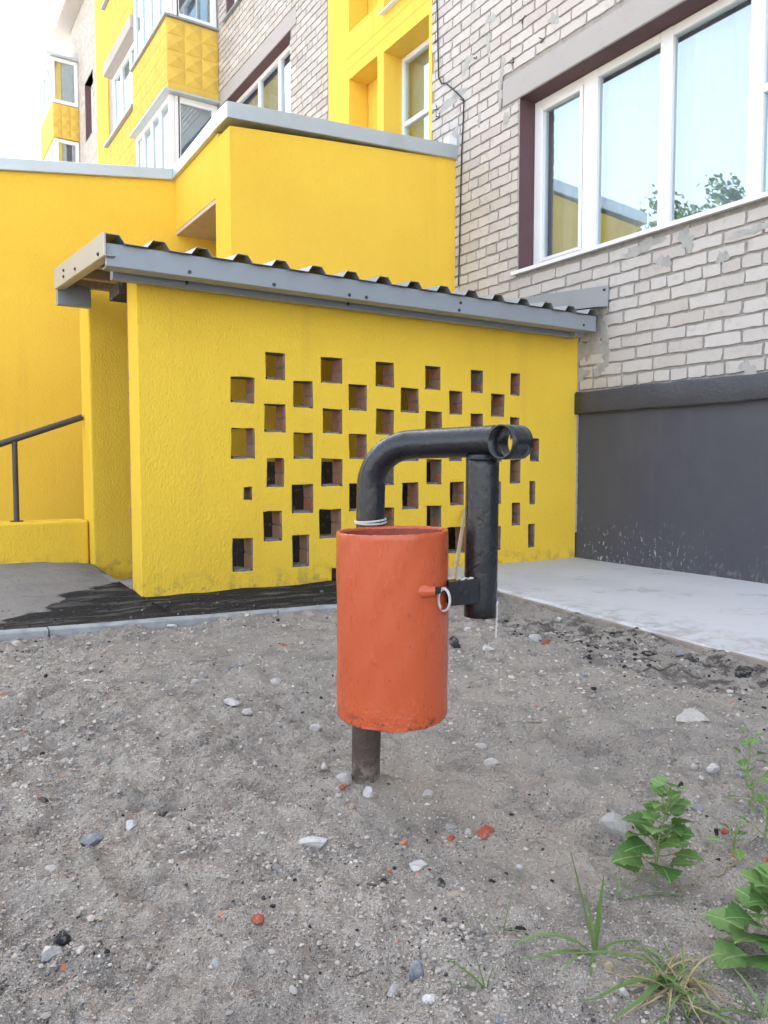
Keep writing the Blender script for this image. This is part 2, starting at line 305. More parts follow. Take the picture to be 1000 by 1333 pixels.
CABLE = simple('black_cable', (.02, .02, .022), .6)

# ------------------------------------------------------------------ numpy noise for relief
def vnoise(x, y, seed):
    xi = np.floor(x).astype(np.int64); yi = np.floor(y).astype(np.int64); xf = x-xi; yf = y-yi
    def h(a, b):
        k = (a*374761393 + b*668265263 + seed*1442695041) & 0x7fffffff; k = ((k ^ (k >> 13))*1274126177) & 0x7fffffff
        return ((k ^ (k >> 16)) & 0xffff)/65535.
    u = xf*xf*(3-2*xf); v = yf*yf*(3-2*yf)
    return (h(xi, yi)*(1-u)+h(xi+1, yi)*u)*(1-v) + (h(xi, yi+1)*(1-u)+h(xi+1, yi+1)*u)*v - .5
def sst(x, a, b): t = np.clip((x-a)/(b-a), 0, 1); return t*t*(3-2*t)
POST = cf(-.041, 1.66, 0)
def kerb_y(x): return 3.548 + (x-.353)*(3.328-3.548)/(1.847-.353)
def pad_x(y): return 2.875 + (y-3.296)*(2.875-2.66)/(3.296-1.575)
def gh(x, y):
    x = np.asarray(x, float); y = np.asarray(y, float)
    fine = sst(x, -2.2, -1.4)*(1-sst(x, 3.0, 3.4))*sst(y, .0, .35)
    h = .034*vnoise(x*1.3, y*1.3, 1) + .030*vnoise(x*3.7, y*3.7, 2) + .020*vnoise(x*9, y*9, 3) + (.026*vnoise(x*22, y*22, 4) + .017*np.abs(vnoise(x*44, y*44, 5)) + .0085*vnoise(x*100, y*100, 6))*(.35+1.3*(vnoise(x*2.1, y*2.1, 8)+.5))
    b = -.022*sst(y, 2.6, 3.3) - .032*sst(x-pad_x(y), -.7, -.1) + .030*sst(x-pad_x(y), -.16, -.03)*(vnoise(x*2, y*5, 51)+.55)
    r = np.hypot(x-POST.x, y-POST.y); b = b + .010*np.exp(-(r/.11)**2)
    out = -.05*sst(y-kerb_y(x), -.02, .06) - .09*sst(x-pad_x(y), .0, .06)
    return h*fine*.9 + b + out
# ------------------------------------------------------------------ the ground
def axis(lo, hi, step, far):
    a = list(np.arange(lo, hi, step)); d = step; p = lo
    L = []
    while p > -far: d *= 1.5; p -= d; L.append(p)
    R = []; p = a[-1]; d = step
    while p < far: d *= 1.5; p += d; R.append(p)
    return np.array(L[::-1] + a + R)
gx = axis(-1.7, 3.0, .0085, 900); gy = axis(.45, 3.6, .0085, 900)
GX, GY = np.meshgrid(gx, gy, indexing='ij'); GZ = gh(GX, GY)
nx, ny = GX.shape
vv = np.stack([GX, GY, GZ], -1).reshape(-1, 3)
ii = np.arange(nx*ny).reshape(nx, ny); ff = np.stack([ii[:-1, :-1], ii[1:, :-1], ii[1:, 1:], ii[:-1, 1:]], -1).reshape(-1, 4)
def np_mesh(name, v, f, mat, smooth=True):
    me = bpy.data.meshes.new(name); me.vertices.add(len(v)); me.vertices.foreach_set('co', v.astype(np.float32).ravel())
    k = f.shape[1]; me.loops.add(f.size); me.loops.foreach_set('vertex_index', f.astype(np.int32).ravel())
    me.polygons.add(len(f)); me.polygons.foreach_set('loop_start', np.arange(0, f.size, k, dtype=np.int32)); me.polygons.foreach_set('loop_total', np.full(len(f), k, np.int32))
    me.polygons.foreach_set('use_smooth', np.full(len(f), smooth)); me.materials.append(mat); me.update(calc_edges=True); return me
tag(link('ground', np_mesh('ground', vv, ff, SOIL)), 'bare sandy grey soil with cinders and pebbles', kind='structure')

# asphalt between the kerb and the walls
xs = np.concatenate([np.arange(-5, 1.098, .05), [1.098, 1.1], np.arange(1.14, 2.86, .04)]); T = np.linspace(0, 1, 44)
V = []
for x in xs:
    y0 = kerb_y(x)+.055; y1 = 5.50 if x < 1.099 else 4.20
    for t in T:
        y = y0+(y1-y0)*t
        z = -.004 + .078*float(sst(y, 4.0, 5.3))*(1-float(sst(x, .85, 1.25))*.5) + .016*float(vnoise(np.array(x*3.), np.array(y*3.), 21)) + .014*float(vnoise(np.array(x*9.), np.array(y*12.), 22))
        z += .03*math.exp(-((x-.85)/.28)**2-((y-4.25)/.18)**2)          # hump of tipped bitumen by the pier
        V.append((x, y, z))
V = np.array(V); nn = len(T); ii = np.arange(len(V)).reshape(len(xs), nn); ff = np.stack([ii[:-1, :-1], ii[1:, :-1], ii[1:, 1:], ii[:-1, 1:]], -1).reshape(-1, 4)
tag(link('asphalt_path', np_mesh('asphalt_path', V, ff, ASPH)), 'patched grey asphalt with black bitumen strip along yellow walls', kind='structure')

# kerb stones
def kerb(x0, x1, label):
    m = MB(); n = 8
    P = [(x0+(x1-x0)*i/n) for i in range(n+1)]
    R = []
    for x in P:
        y = kerb_y(x); t = random.uniform(-.0015, .0015)
        R.append([(x, y+t, -.12), (x, y+t, -.003), (x, y+.006+t, .004+t), (x, y+.054, .005+t), (x, y+.06, -.001), (x, y+.06, -.12)])
    v = [q for r in R for q in r]; f = []
    for i in range(n):
        for k in range(5): f.append((i*6+k, (i+1)*6+k, (i+1)*6+k+1, i*6+k+1)[::-1])
    f.append(tuple(range(6))); f.append(tuple(n*6+k for k in range(6))[::-1]); m.add(v, f)
    return tag(m.build('kerb_stone', KERB), label, 'kerb', 'kerb stones along the asphalt')
for x0, x1, lb in ((-2.46, -1.464, None), (-1.46, -.464, None), (-.46, .536, 'narrow concrete kerb stone at the left edge of the photo'), (.542, 1.54, 'long concrete kerb stone in front of the yellow pier'), (1.546, 2.54, 'concrete kerb stone passing behind the orange bin')):
    if lb: kerb(x0, x1, lb)

# concrete apron along the house and its edge boards
m = MB(); n = 40; ys = np.linspace(-3, 4.13, n+1); v = []; f = []
for y in ys:
    px = pad_x(min(y, 3.6)); jit = random.uniform(-.012, .012)
    zz = lambda X: .010 - .012*(4.1-y)/1.5*(1 if y > 1 else 1) if y > 1 else -.015
    z = max(-.02, zz(0)); v += [(px+jit, y, -.12), (px+jit, y, z-.012), (px+.012+jit, y, z)] + [(px+.012+(4.40-px)*k/6, y, z+.004*math.sin(3*y+k)) for k in range(1, 7)]
for i in range(n):
    for k in range(8): f.append((i*9+k, (i+1)*9+k, (i+1)*9+k+1, i*9+k+1)[::-1])
f.append(tuple(n*9+k for k in range(9))); m.add(v, f, 0, False)
pad = tag(m.build('concrete_apron', CONC), 'pale new concrete apron along the dark plinth', kind='structure')
yy = 3.60
for ln in (1.12, .74, 1.3, 1.2):
    m = MB(); y1 = yy-ln; a = pad_x(yy)-.028; b = pad_x(y1)-.028; t0 = random.uniform(-.012, -.002); t1 = random.uniform(-.03, -.008)
    k = 5; 
    for i in range(k):
        s0, s1 = i/k, (i+1)/k; A = a+(b-a)*s0; B = a+(b-a)*s1; q0 = yy-ln*s0; q1 = yy-ln*s1; h0 = t0+(t1-t0)*s0; h1 = t0+(t1-t0)*s1
        m.hexa([(A, q0, -.16), (B, q1, -.16), (B+.024, q1, -.16), (A+.024, q0, -.16), (A, q0, h0), (B, q1, h1), (B+.024, q1, h1), (A+.024, q0, h0)])
    m.build('edge_board', EDGE, pad); yy = y1-.004

# ------------------------------------------------------------------ apartment building
XB = 4.364; ROOF = 12.3
bld = thing('apartment_building', 'pale brick apartment block with yellow stairwell, balconies and dark plinth', 'building', (XB, 2, 0))
bld.location = (0, 0, 0)
W1 = (1.3, 4.81, 2.30, 3.675)        # big window near the viewer
W2 = (9.04, 11.42, 4.74, 6.16); W3 = (9.04, 11.2, 7.30, 8.72)
SEG = [(-8., 6.01), (8.035, 22.6)]
fx = lambda u, v, ww: (XB+.006+ww, u, v)
for (a, b), nm in zip(SEG, ('brick_wall', 'brick_wall')):
    ob = panel(a, b, 1.10, ROOF, [W1, W2, W3, (19.95, 20.9, 6.4, 7.8), (19.95, 20.9, 8.9, 10.3)], .34, fx, nm, [MORT, MAROON], bld)
    if a < 0: wall_near = ob
    else: wall_far = ob
m = MB(); m.box(XB, XB+.36, -8, 22.6, -.3, 1.099); m.build('plinth', PLINTH, bld)
# overhanging painted band with an uneven lower lip
m = MB(); n = 90; ys = np.linspace(-8, 4.122, n+1); v = []; f = []
for y in ys:
    e = random.uniform(-.005, .005); e2 = random.uniform(-.004, .004)
    v += [(XB+.02, y, 1.098+e), (XB-.040+e2, y, 1.094+e), (XB-.046+e2, y, 1.104+e), (XB-.046+e2, y, 1.235+e2), (XB-.030, y, 1.252+e2*2), (XB+.02, y, 1.258+e)]
for i in range(n):
    for k in range(5): f.append((i*6+k, (i+1)*6+k, (i+1)*6+k+1, i*6+k+1))
f.append(tuple(n*6+k for k in range(6))[::-1]); m.add(v, f, 0, True); m.build('plinth_band', BAND, bld)
m = MB(); m.box(XB+.80, XB+12, -8, 22.6, -.3, ROOF); m.build('core', ROOM, bld)
m = MB(); m.box(XB-.38, XB+12.4, -8.3, 23, ROOF+.004, ROOF+.22); m.build('roof_slab', LINT, bld)
# ---- bricks, laid in courses with a header course every seventh row
PITCH = .0885
def bmesh_var(L, seed):
    r = random.Random(seed); hl, hh, e = L/2, .0372, .0035
    j = lambda s=.0042: r.uniform(-s, s)
    P = []
    for y, z in ((-hl, -hh), (hl, -hh), (hl, hh), (-hl, hh)): P.append((.02, y, z))
    ring = []                                       # an outline with knocked corners and a wavy edge
    for (y0, z0), (y1, z1), k in (((-hl, -hh), (hl, -hh), 3), ((hl, -hh), (hl, hh), 1), ((hl, hh), (-hl, hh), 3), ((-hl, hh), (-hl, -hh), 1)):
        cut = abs(r.gauss(.005, .005)); dx, dz = (y1-y0), (z1-z0); D = math.hypot(dx, dz)
        for t in ([cut/D] + [(i+1)/(k+1) for i in range(k)] + [1-cut/D]): ring.append((y0+dx*t+j()*(abs(dz) > 0)+j(.001), z0+dz*t+j()*(abs(dx) > 0)))
    n = len(ring); V = [(.008, y, z) for y, z in ring] + [(-.008, y*.985, z*.93) for y, z in ring]
    F = [tuple(range(n, 2*n))[::-1]] + [(i, i+n, (i+1) % n+n, (i+1) % n) for i in range(n)]
    return V, F
SV = [bmesh_var(.25, i) for i in range(9)]; HV = [bmesh_var(.12, 50+i) for i in range(6)]
def mk(vf, nm):
    b = MB(); b.add(*vf); return b.data(nm, BRK)
SM = [mk(q, 'brick') for q in SV]; HM = [mk(q, 'brick') for q in HV]
def courses(y0, y1, z0, z1, holes, phase=0):
    out = []; k = 0; z = z0 + PITCH/2
    while z < z1:
        hd = (k % 7 == 0); L = .12 if hd else .25; st = L+.013
        y = y0 - st + ((k % 2)*.5*st if not hd else .03) + random.uniform(-.012, .012) + ((k*37) % 5)*.006
        while y < y1 + st:
            a, b = y - L/2, y + L/2; a, b = max(a, y0+.004), min(b, y1-.004)
            for h in holes:
                if h[2]-.02 < z+.03 and h[3]+.02 > z-.03:
                    if a < h[0] < b: b = h[0]-.006
                    elif a < h[1] < b: a = h[1]+.006
                    elif a >= h[0] and b <= h[1]: b = a
            if b-a > .04: out.append(((a+b)/2 + random.uniform(-.003, .003), z+random.uniform(-.0025, .0025), b-a, hd, hash((round(a*50), k)) & 255))
            y += st
        z += PITCH; k += 1
    return out
LN = [(1.1, 5.01, 3.676, 3.885)]
near = courses(-.5, 6.005, 1.262, 6.3, [W1] + LN)
far = courses(8.045, 11.52, 3.2, 8.95, [W2, W3, (8.86, 11.5, 6.16, 6.37), (8.86, 11.5, 8.72, 8.93)]) + courses(19.5, 22.58, 5.2, ROOF, [(19.95, 20.9, 6.4, 7.8), (19.95, 20.9, 8.9, 10.3), (21.62, 22.6, 7.5, 11.3)])
def vis(q):
    u, t, d = proj((XB, q[0], q[1])); ok = -10 < u < 1030 and -20 < t < 700 and d > .5
    if q[0] > 5.64 and q[1] < 3.5: ok = False
    if 4.126 < q[0] < 5.6 and q[1] < 1.9: ok = False
    return (q[2]/(d*d) if ok else 0)
near.sort(key=vis, reverse=True)
for i, (y, z, L, hd, h) in enumerate(near[:300]):
    ms = HM if L < .185 else SM; o = link('brick', ms[h % len(ms)], wall_near); o.location = (XB, y, z)
    o.scale = (1, L/(.12 if L < .185 else .25), 1); o.rotation_euler = (random.uniform(-.006, .006), 0, random.uniform(-.008, .008))
def joined(lst, parent):
    b = MB()
    for y, z, L, hd, h in lst:
        V, F = (HV[h % 6] if L < .185 else SV[h % 9]); s = L/(.12 if L < .185 else .25); c = .80+.2*((h*7) % 17)/16
        b.add([(XB+p[0], y+p[1]*s, z+p[2]) for p in V], F, 0, False, (c, c*(.97+.03*((h*5) % 7)/6), c*.97))
    return tag(b.build('bricks', BRK_J, parent), kind='stuff')
joined(near[300:], wall_near); joined(far, wall_far)
# smears of cement over the brickwork
def smear(y, z, ry, rz, seed):
    r = random.Random(seed); n = 44; V = [(XB-.0098, y, z)]; R1 = []; R2 = []
    for k in range(n):
        a = 2*math.pi*k/n; q = 1 + .35*math.sin(a*2+seed) + .2*math.sin(a*5+seed*2) + r.uniform(-.15, .15)
        R1.append((XB-.0095, y+ry*q*math.cos(a)*.93, z+rz*q*math.sin(a)*.93)); R2.append((XB-.001, y+ry*q*math.cos(a), z+rz*q*math.sin(a)))
    m = MB(); F = [(0, 1+(k+1) % n, 1+k) for k in range(n)] + [(1+k, 1+(k+1) % n, 1+n+(k+1) % n, 1+n+k) for k in range(n)]
    m.add(V+R1+R2, F, 0, False); m.build('mortar_patch', SMEAR, wall_near)
for i, (px, py, ry, rz) in enumerate([(775, 425, .10, .12), (765, 455, .13, .10), (755, 490, .09, .05), (782, 480, .07, .04), (790, 455, .05, .09), (895, 312, .06, .07), (865, 340, .05, .05), (942, 335, .035, .05), (838, 322, .14, .05), (655, 90, .035, .09), (652, 120, .03, .10),
        (637, 60, .03, .09), (722, 25, .05, .05), (660, 155, .03, .07), (590, 130, .16, .06), (608, 85, .07, .06), (625, 155, .03, .05), (595, 178, .06, .08), (975, 480, .05, .05), (640, 25, .05, .05), (980, 300, .12, .03)]):
    p = on_x(px, py, XB); smear(p[1], p[2], ry, rz, i+1)
# ---- windows: name 'window' = frame, panes are its children
def window(Y0, Y1, z0, z1, X, mull, name='window', fr=.06, dep=.07, transom=(), parent=bld, open_last=False, along='y', room=True):
    mp = (lambda a, b, c, d, e, g: (c, d, a, b, e, g)) if along == 'y' else (lambda a, b, c, d, e, g: (a, b, c, d, e, g))
    m = MB()
    if along == 'y': B = lambda a, b, x0, x1, c, d: m.box(x0, x1, a, b, c, d)
    else: B = lambda a, b, x0, x1, c, d: m.box(a, b, x0, x1, c, d)
    edges = [(Y0, Y0+fr)] + list(mull) + [(Y1-fr, Y1)]
    for a, b in edges: B(a, b, X, X+dep, z0, z1)
    for (a, b), (c, d) in zip(edges[:-1], edges[1:]):
        B(b+.0005, c-.0005, X+.002, X+dep-.002, z0, z0+fr); B(b+.0005, c-.0005, X+.002, X+dep-.002, z1-fr, z1)
    for i, t in transom:
        B(edges[i][1]+.0005, edges[i+1][0]-.0005, X+.002, X+dep-.002, t, t+.05)
    o = m.build(name, PVC, parent, .004, 1)
    for (a, b), (c, d) in zip(edges[:-1], edges[1:]):
        g = MB()
        if along == 'y': g.add([(X+.03, b-.01, z0+fr-.01), (X+.03, c+.01, z0+fr-.01), (X+.03, c+.01, z1-fr+.01), (X+.03, b-.01, z1-fr+.01)], [(3, 2, 1, 0)])
        else: g.add([(b-.01, X+.03, z0+fr-.01), (c+.01, X+.03, z0+fr-.01), (c+.01, X+.03, z1-fr+.01), (b-.01, X+.03, z1-fr+.01)], [(0, 1, 2, 3)])
        g.build('pane', GLASS, o)
    if room:                                                          # added opaque backing, keeps the sky from showing through the panes
        g = MB()
        if along == 'y': g.box(X+.13, X+.15, Y0, Y1, z0, z1)
        else: g.box(Y0, Y1, X+.13, X+.15, z0, z1)
        g.build('backing_panel', PANE_BACK, o)
    return o
XF = 4.53
fy = lambda px, py: on_x(px, py, XF)[1]
mul = sorted([(fy(775, 310), fy(757, 315)), (fy(871, 285), fy(855, 290)), (fy(990, 245), fy(971, 250)), (1.9, 1.98)])
big = window(W1[0], W1[1]-.003, W1[2]+.002, W1[3]-.003, XF, mul, fr=.065, transom=[(1, 2.97)], room=False)
m = MB(); t = mul[-1]; 
# inner sash lines on the left casement
a, b = mul[-1][1]+.004, W1[1]-.072
for q in ((a, a+.03, W1[2]+.07, W1[3]-.07), (b-.03, b, W1[2]+.07, W1[3]-.07)): m.box(XF-.008, XF+.05, q[0], q[1], q[2], q[3])
for q in ((W1[2]+.07, W1[2]+.10), (W1[3]-.10, W1[3]-.07)): m.box(XF-.007, XF+.05, a+.031, b-.031, q[0], q[1])
m.build('sash', PVC, big, .004, 1)
m = MB(); m.hexa([(XB-.050, W1[0], 2.262), (XB-.050, W1[1]+.03, 2.262), (XF+.02, W1[1]+.0, 2.290), (XF+.02, W1[0], 2.290), (XB-.050, W1[0], 2.290), (XB-.050, W1[1]+.03, 2.290), (XF+.02, W1[1]+.0, 2.3015), (XF+.02, W1[0], 2.3015)]); m.build('sill', PVC, big)
n = 160; V = []; F = []
for i in range(n+1):
    y = 1.3+(4.80-1.3)*i/n; x = XF+.17+.020*math.sin(i*.9)+.014*math.sin(i*.37+1); V += [(x, y, 2.2), (x, y, 3.75)]
for i in range(n): F.append((2*i, 2*i+2, 2*i+3, 2*i+1))
m = MB(); m.add(V, F, 0, True); m.build('curtain', CURT, big)
m = MB(); m.box(XB-.008, XB+.30, .8, 5.012, 3.676, 3.885); m.build('lintel', LINT, bld, .006, 1)
for W in (W2, W3):
    wi = window(W[0]+.003, W[1], W[2], W[3]-.003, XB+.13, [(9.62, 9.69), (10.3, 10.36)])
    m = MB(); m.box(XB-.008, XB+.3, 8.86, 11.5, W[3]+.001, W[3]+.21); m.build('lintel', LINT, bld)
    m = MB(); m.hexa([(XB-.06, W[0]-.03, W[2]-.035), (XB-.06, W[1]+.03, W[2]-.035), (XB+.19, W[1], W[2]-.02), (XB+.19, W[0], W[2]-.02), (XB-.06, W[0]-.03, W[2]-.012), (XB-.06, W[1]+.03, W[2]-.012), (XB+.19, W[1], W[2]-.003), (XB+.19, W[0], W[2]-.003)]); m.build('sill', STEEL, wi)
for z0, z1 in ((6.4, 7.8), (8.9, 10.3)):
    window(19.953, 20.897, z0+.003, z1-.003, XB+.15, [(20.4, 20.46)])
    m = MB(); m.box(XB-.012, XB+.2, 19.8, 21.05, z1, z1+.2); m.build('lintel', LINT, bld)
# ---- yellow stairwell strip
RH = [(6.06, 6.85, 2.6, 4.93), (6.97, 7.56, 2.6, 4.95), (6.06, 6.85, 5.30, 6.9), (6.97, 7.56, 5.45, 6.9), (6.06, 6.85, 7.5, 9.4), (6.97, 7.56, 7.5, 9.4)]
panel(6.012, 8.033, .0, ROOF, RH, .24, lambda u, v, ww: (XB-.004+ww, u, v), 'stairwell_frame', [Y_PAINT, Y_PAINT], bld)
m = MB(); m.box(XB+.242, XB+.34, 6.87, 8.03, 0, ROOF); m.box(XB+.242, XB+.34, 6.014, 6.869, 4.94, 5.28); m.build('stairwell_back', Y_PAINT, bld)
sw = window(6.03, 6.868, 2.6, 4.925, XB+.22, [], fr=.05, transom=[(0, 4.22)])
window(6.03, 6.868, 5.31, 6.9, XB+.22, [], fr=.05)
m = MB(); a, b, z0, z1 = 6.1, 6.79, 2.7, 4.16                       # the tilted-in sash
for q in ((a, a+.06, z0, z1), (b-.06, b, z0, z1)): m.box(-.025, .025, q[0], q[1], 0, q[3]-z0)
m.box(-.024, .024, a+.061, b-.061, 0, .06); m.box(-.024, .024, a+.061, b-.061, z1-z0-.06, z1-z0)
so = m.build('sash', PVC, sw); so.location = (XB+.27, 0, z0); so.rotation_euler = (0, math.radians(5), 0)
m = MB(); m.hexa([(XB-.06, 6.05, 5.285), (XB-.06, 6.86, 5.285), (XB+.22, 6.86, 5.295), (XB+.22, 6.05, 5.295), (XB-.06, 6.05, 5.302), (XB-.06, 6.86, 5.302), (XB+.22, 6.86, 5.312), (XB+.22, 6.05, 5.312)]); m.build('sill', PVC, bld)
for z in (5.06, 5.18):                                            # board joints in the beam
    m = MB(); m.box(XB-.0065, XB, 6.02, 7.62, z, z+.006); m.build('beam_joint', Y_TILE, bld)
# ---- glazed balconies with pyramid-faced panels
def tile_mesh(sz):
    b = MB(); h = sz/2-.006; e = h*.97; k = .034
    b.add([(-h, 0, -h), (h, 0, -h), (h, 0, h), (-h, 0, h), (-e, -.006, -e), (e, -.006, -e), (e, -.006, e), (-e, -.006, e), (0, -k, 0)],
          [(0,1,5,4), (1,2,6,5), (2,3,7,6), (3,0,4,7), (4,5,8), (5,6,8), (6,7,8), (7,4,8)]); return b.data('panel_tile', Y_TILE)
def tiles(parent, face, c, u0, u1, z0, z1, nu, nv, me):
    su = (u1-u0)/nu; sv = (z1-z0)/nv
    for i in range(nu):
        for j in range(nv):
            o = link('panel_tile', me, parent); u = u0+su*(i+.5); z = z0+sv*(j+.5)
            if face == 'y': o.location = (u, c, z)
            else: o.location = (c, u, z); o.rotation_euler = (0, 0, -math.pi/2)
            o.scale = (su/.25, 1, sv/.25)
TM = tile_mesh(.25)
def balcony(Y0, Y1, X0, z0, z1, show=True, ztop=None):
    b = MB(); b.box(X0+.02, XB, Y0+.02, Y1, z0, z1); o = b.build('balcony', Y_TILE, bld)
    if show:
        tiles(o, 'y', Y0+.0199, X0+.02, XB, z0+.09, z1, 3, 4, TM); tiles(o, 'x', X0+.0199, Y0+.02, Y1, z0+.09, z1, max(3, round((Y1-Y0)/.26)), 4, TM)
    c = MB(); c.box(X0-.03, XB, Y0-.03, Y1, z1+.002, z1+.03); c.build('sill', STEEL, o)
    if ztop:
        g = window(Y0+.05, Y1, z1+.032, ztop, X0+.05, [(Y0+.05+(Y1-Y0)*q-.03, Y0+.05+(Y1-Y0)*q+.03) for q in (.27, .5, .74)], name='balcony_glazing', fr=.07, parent=bld)
        window(X0+.125, XB-.01, z1+.032, ztop, Y0+.05, [], name='balcony_glazing', fr=.09, parent=bld, along='x')
        c = MB(); c.box(X0-.06, XB, Y0-.06, Y1, ztop+.002, ztop+.03); c.build('rain_drip', ZINC, o)
    return o
BX = 3.56
balcony(11.52, 13.45, BX, 3.75, 4.78, False, 6.20); balcony(11.52, 13.45, BX, 6.27, 7.28, True, 8.70); balcony(11.52, 13.45, BX, 8.77, 9.78, False, 11.2)
def spandrel(z0, z1, zt):
    b = MB(); b.box(BX+.05, XB, 13.452, 15.4, z0, z1); o = b.build('balcony', Y_TILE, bld)
    tiles(o, 'x', BX+.0499, 13.46, 15.4, z0, z1, 7, 4, TM)
    c = MB(); c.box(BX-.02, XB, 13.46, 15.44, z1+.002, z1+.05); c.build('sill', STEEL, o)
    window(13.5, 15.38, z1+.052, zt, BX+.16, [(14.1, 14.17), (14.75, 14.82)], name='balcony_glazing', fr=.07)
    c = MB(); c.box(BX-.0, XB, 13.46, 15.44, zt+.002, zt+.2); c.build('lintel', LINT, o)
spandrel(5.7, 6.72, 8.02); spandrel(8.24, 9.24, 10.5); spandrel(3.2, 4.2, 5.48)
m = MB(); m.box(XB-.03, XB+.005, 18.4, 19.48, 0, ROOF); m.build('yellow_pilaster', Y_PAINT, bld)
b = MB(); b.box(3.72, XB, 21.63, 23.6, 9.16, 10.0); o = b.build('balcony', Y_TILE, bld); tiles(o, 'y', 21.629, 3.72, XB, 9.16, 10.0, 3, 3, TM)
window(3.70, XB-.01, 10.02, 11.15, 21.63, [], name='balcony_glazing', fr=.09, along='x'); window(21.71, 23.6, 10.02, 11.15, 3.70, [(22.3, 22.36), (22.9, 22.96)], name='balcony_glazing', fr=.07)
window(3.76, XB-.01, 7.7, 9.14, 21.66, [], name='balcony_glazing', fr=.09, along='x'); window(21.74, 23.6, 7.7, 9.14, 3.76, [(22.3, 22.36), (22.9, 22.96)], name='balcony_glazing', fr=.07)
c = MB(); c.box(3.6, XB, 21.55, 23.7, 11.16, 11.22); c.build('rain_drip', ZINC, o)
b = MB(); b.box(3.74, XB, 21.64, 23.6, 6.7, 7.68); b.build('balcony', Y_TILE, bld)
# ---- the cable on the brickwork
P = [on_x(px, py, XB-.02) for px, py in ((568, -60), (569, 0), (570, 50), (571, 100), (575, 109), (580, 108), (590, 116), (604, 130), (603, 160), (601, 200), (599, 290), (597, 372))]
m = MB(); m.tube(P, .0065, 6); m.build('cable', CABLE, bld)
for px, py in ((681, 25), (708, 51), (620, 76), (669, 81), (569, 142), (572, 152), (571, 185), (569, 52), (603, 131)):
    p = on_x(px, py, XB-.012); m = MB()
    for k in range(3): a = random.uniform(0, 6.28); m.tube([p, p+np.array([-.03*random.random(), .035*math.cos(a), .03*math.sin(a)])], .004, 5)
    m.build('nail_clip', CABLE, bld)

# ------------------------------------------------------------------ yellow entrance porch
porch = thing('entrance_porch', 'tall yellow stuccoed entrance porch with metal-capped parapet beside brick block', 'porch', (0, 0, 0))
YP, XP, YL = 5.64, 2.215, 6.972
tz = lambda x: 3.305 + (x-XP)*.072 if x > XP else 3.262 + (x-XP)*.139
def pw(u, v, ww): return (u, YP+ww, v if v < 3 else tz(max(u, XP)))
panel(XP, XB-.002, -.2, 3.3, [], .25, pw, 'front_wall', [Y_FINE, Y_FINE], porch)
def side(u, v, ww): return (XP+ww, u, v if v < 3 else 3.305-(u-YP)*.03)
panel(YP+.251, YL-.002, -.2, 3.3, [(5.955, YL+1, -1, 2.82)], .22, side, 'side_beam', [Y_FINE, Y_FINE], porch)
def lw_(u, v, ww): return (u, YL+ww, v if v < 3 else tz(min(u, XP)))
panel(-2.2, XB-.01, -.3, 3.2, [], .25, lw_, 'rear_wall', [Y_FINE, Y_FINE], porch, us=(XP,))
m = MB(); m.box(XP+.004, XB-.01, 5.958, YL-.002, 2.785, 2.8185); m.build('soffit', SOFFIT, porch)
m = MB()                                                      # zinc caps
def cap(p0, p1, out, z0, z1, w_):
    """a folded cap along p0-p1: drip face, top, rear face"""
    p0, p1, out = Vector(p0), Vector(p1), Vector(out); M_ = MB()
    a0, a1 = p0+out*.035, p1+out*.035; b0, b1 = p0-out*w_, p1-out*w_
    def V3(p, z): return (p.x, p.y, z)
    M_.hexa([V3(a0, z0[0]), V3(a1, z0[1]), V3(b1, z0[1]), V3(b0, z0[0]), V3(a0, z1[0]), V3(a1, z1[1]), V3(b1, z1[1]+.01), V3(b0, z1[0]+.01)])
    return M_
cap((XP-.035, YP, 0), (XB-.004, YP, 0), (0, -1, 0), (3.305, 3.455), (3.425, 3.575), .27).build('flashing', ZINC, porch, .004, 1)
cap((XP, YP+.275, 0), (XP, YL-.04, 0), (-1, 0, 0), (3.302, 3.265), (3.4225, 3.365), .24).build('flashing', ZINC, porch, .004, 1)
cap((XP-.002, YL, 0), (-2.2, YL, 0), (0, -1, 0), (3.262, 3.262-.139*4.415), (3.358, 3.358-.139*4.415), .27).build('flashing', ZINC, porch, .004, 1)
m = MB(); m.box(XB-.10, XB-.006, YP-.02, YP+.05, 3.5765, 3.64); m.build('flashing_upstand', PVC, porch)
m = MB(); m.hexa([(XP+.2, YP+.2, 3.30), (XB-.01, YP+.2, 3.44), (XB-.01, YL+.2, 3.44), (XP+.2, YL+.2, 3.25), (XP+.2, YP+.2, 3.33), (XB-.01, YP+.2, 3.47), (XB-.01, YL+.2, 3.47), (XP+.2, YL+.2, 3.28)]); m.build('roof_deck', SHEET, porch)

# low stair wall with a handrail
m = MB(); n = 24
for i in range(n):
    a = -2+3.094*i/n; b = -2+3.094*(i+1)/n
    m.hexa([(a, 5.42, -.25), (b, 5.42, -.25), (b, 5.66, -.25), (a, 5.66, -.25), (a, 5.42, .337), (b, 5.42, .337), (b, 5.66, .339), (a, 5.66, .339)])
m = MB(); m.box(-2, 1.094, 5.42, 5.66, -.25, .338); o = m.build('stair_wall', Y_WALL, None, .02, 3); tag(o, 'low yellow stuccoed stair wall carrying the handrail, at left', 'wall')
hr = thing('handrail', 'dark brown metal handrail sloping up along the yellow wall', 'handrail', (0, 0, 0))
RAILM = simple('brown_rail_paint', (.075, .062, .055), .45, .2)
rz = lambda x: .843 + (x-.579)*(1.032-.843)/(1.084-.579)
m = MB(); m.tube([(-1.8, 5.53, rz(-1.8)), (.2, 5.53, rz(.2)), (1.09, 5.53, rz(1.09))], .021, 14); m.build('rail', RAILM, hr)
for x in (.668, -.5):
    m = MB(); m.tube([(x, 5.53, .337), (x, 5.53, rz(x)-.01)], .0175, 12); m.tube([(x, 5.53, .3385), (x, 5.53, .345)], .04, 14); m.build('post', RAILM, hr)
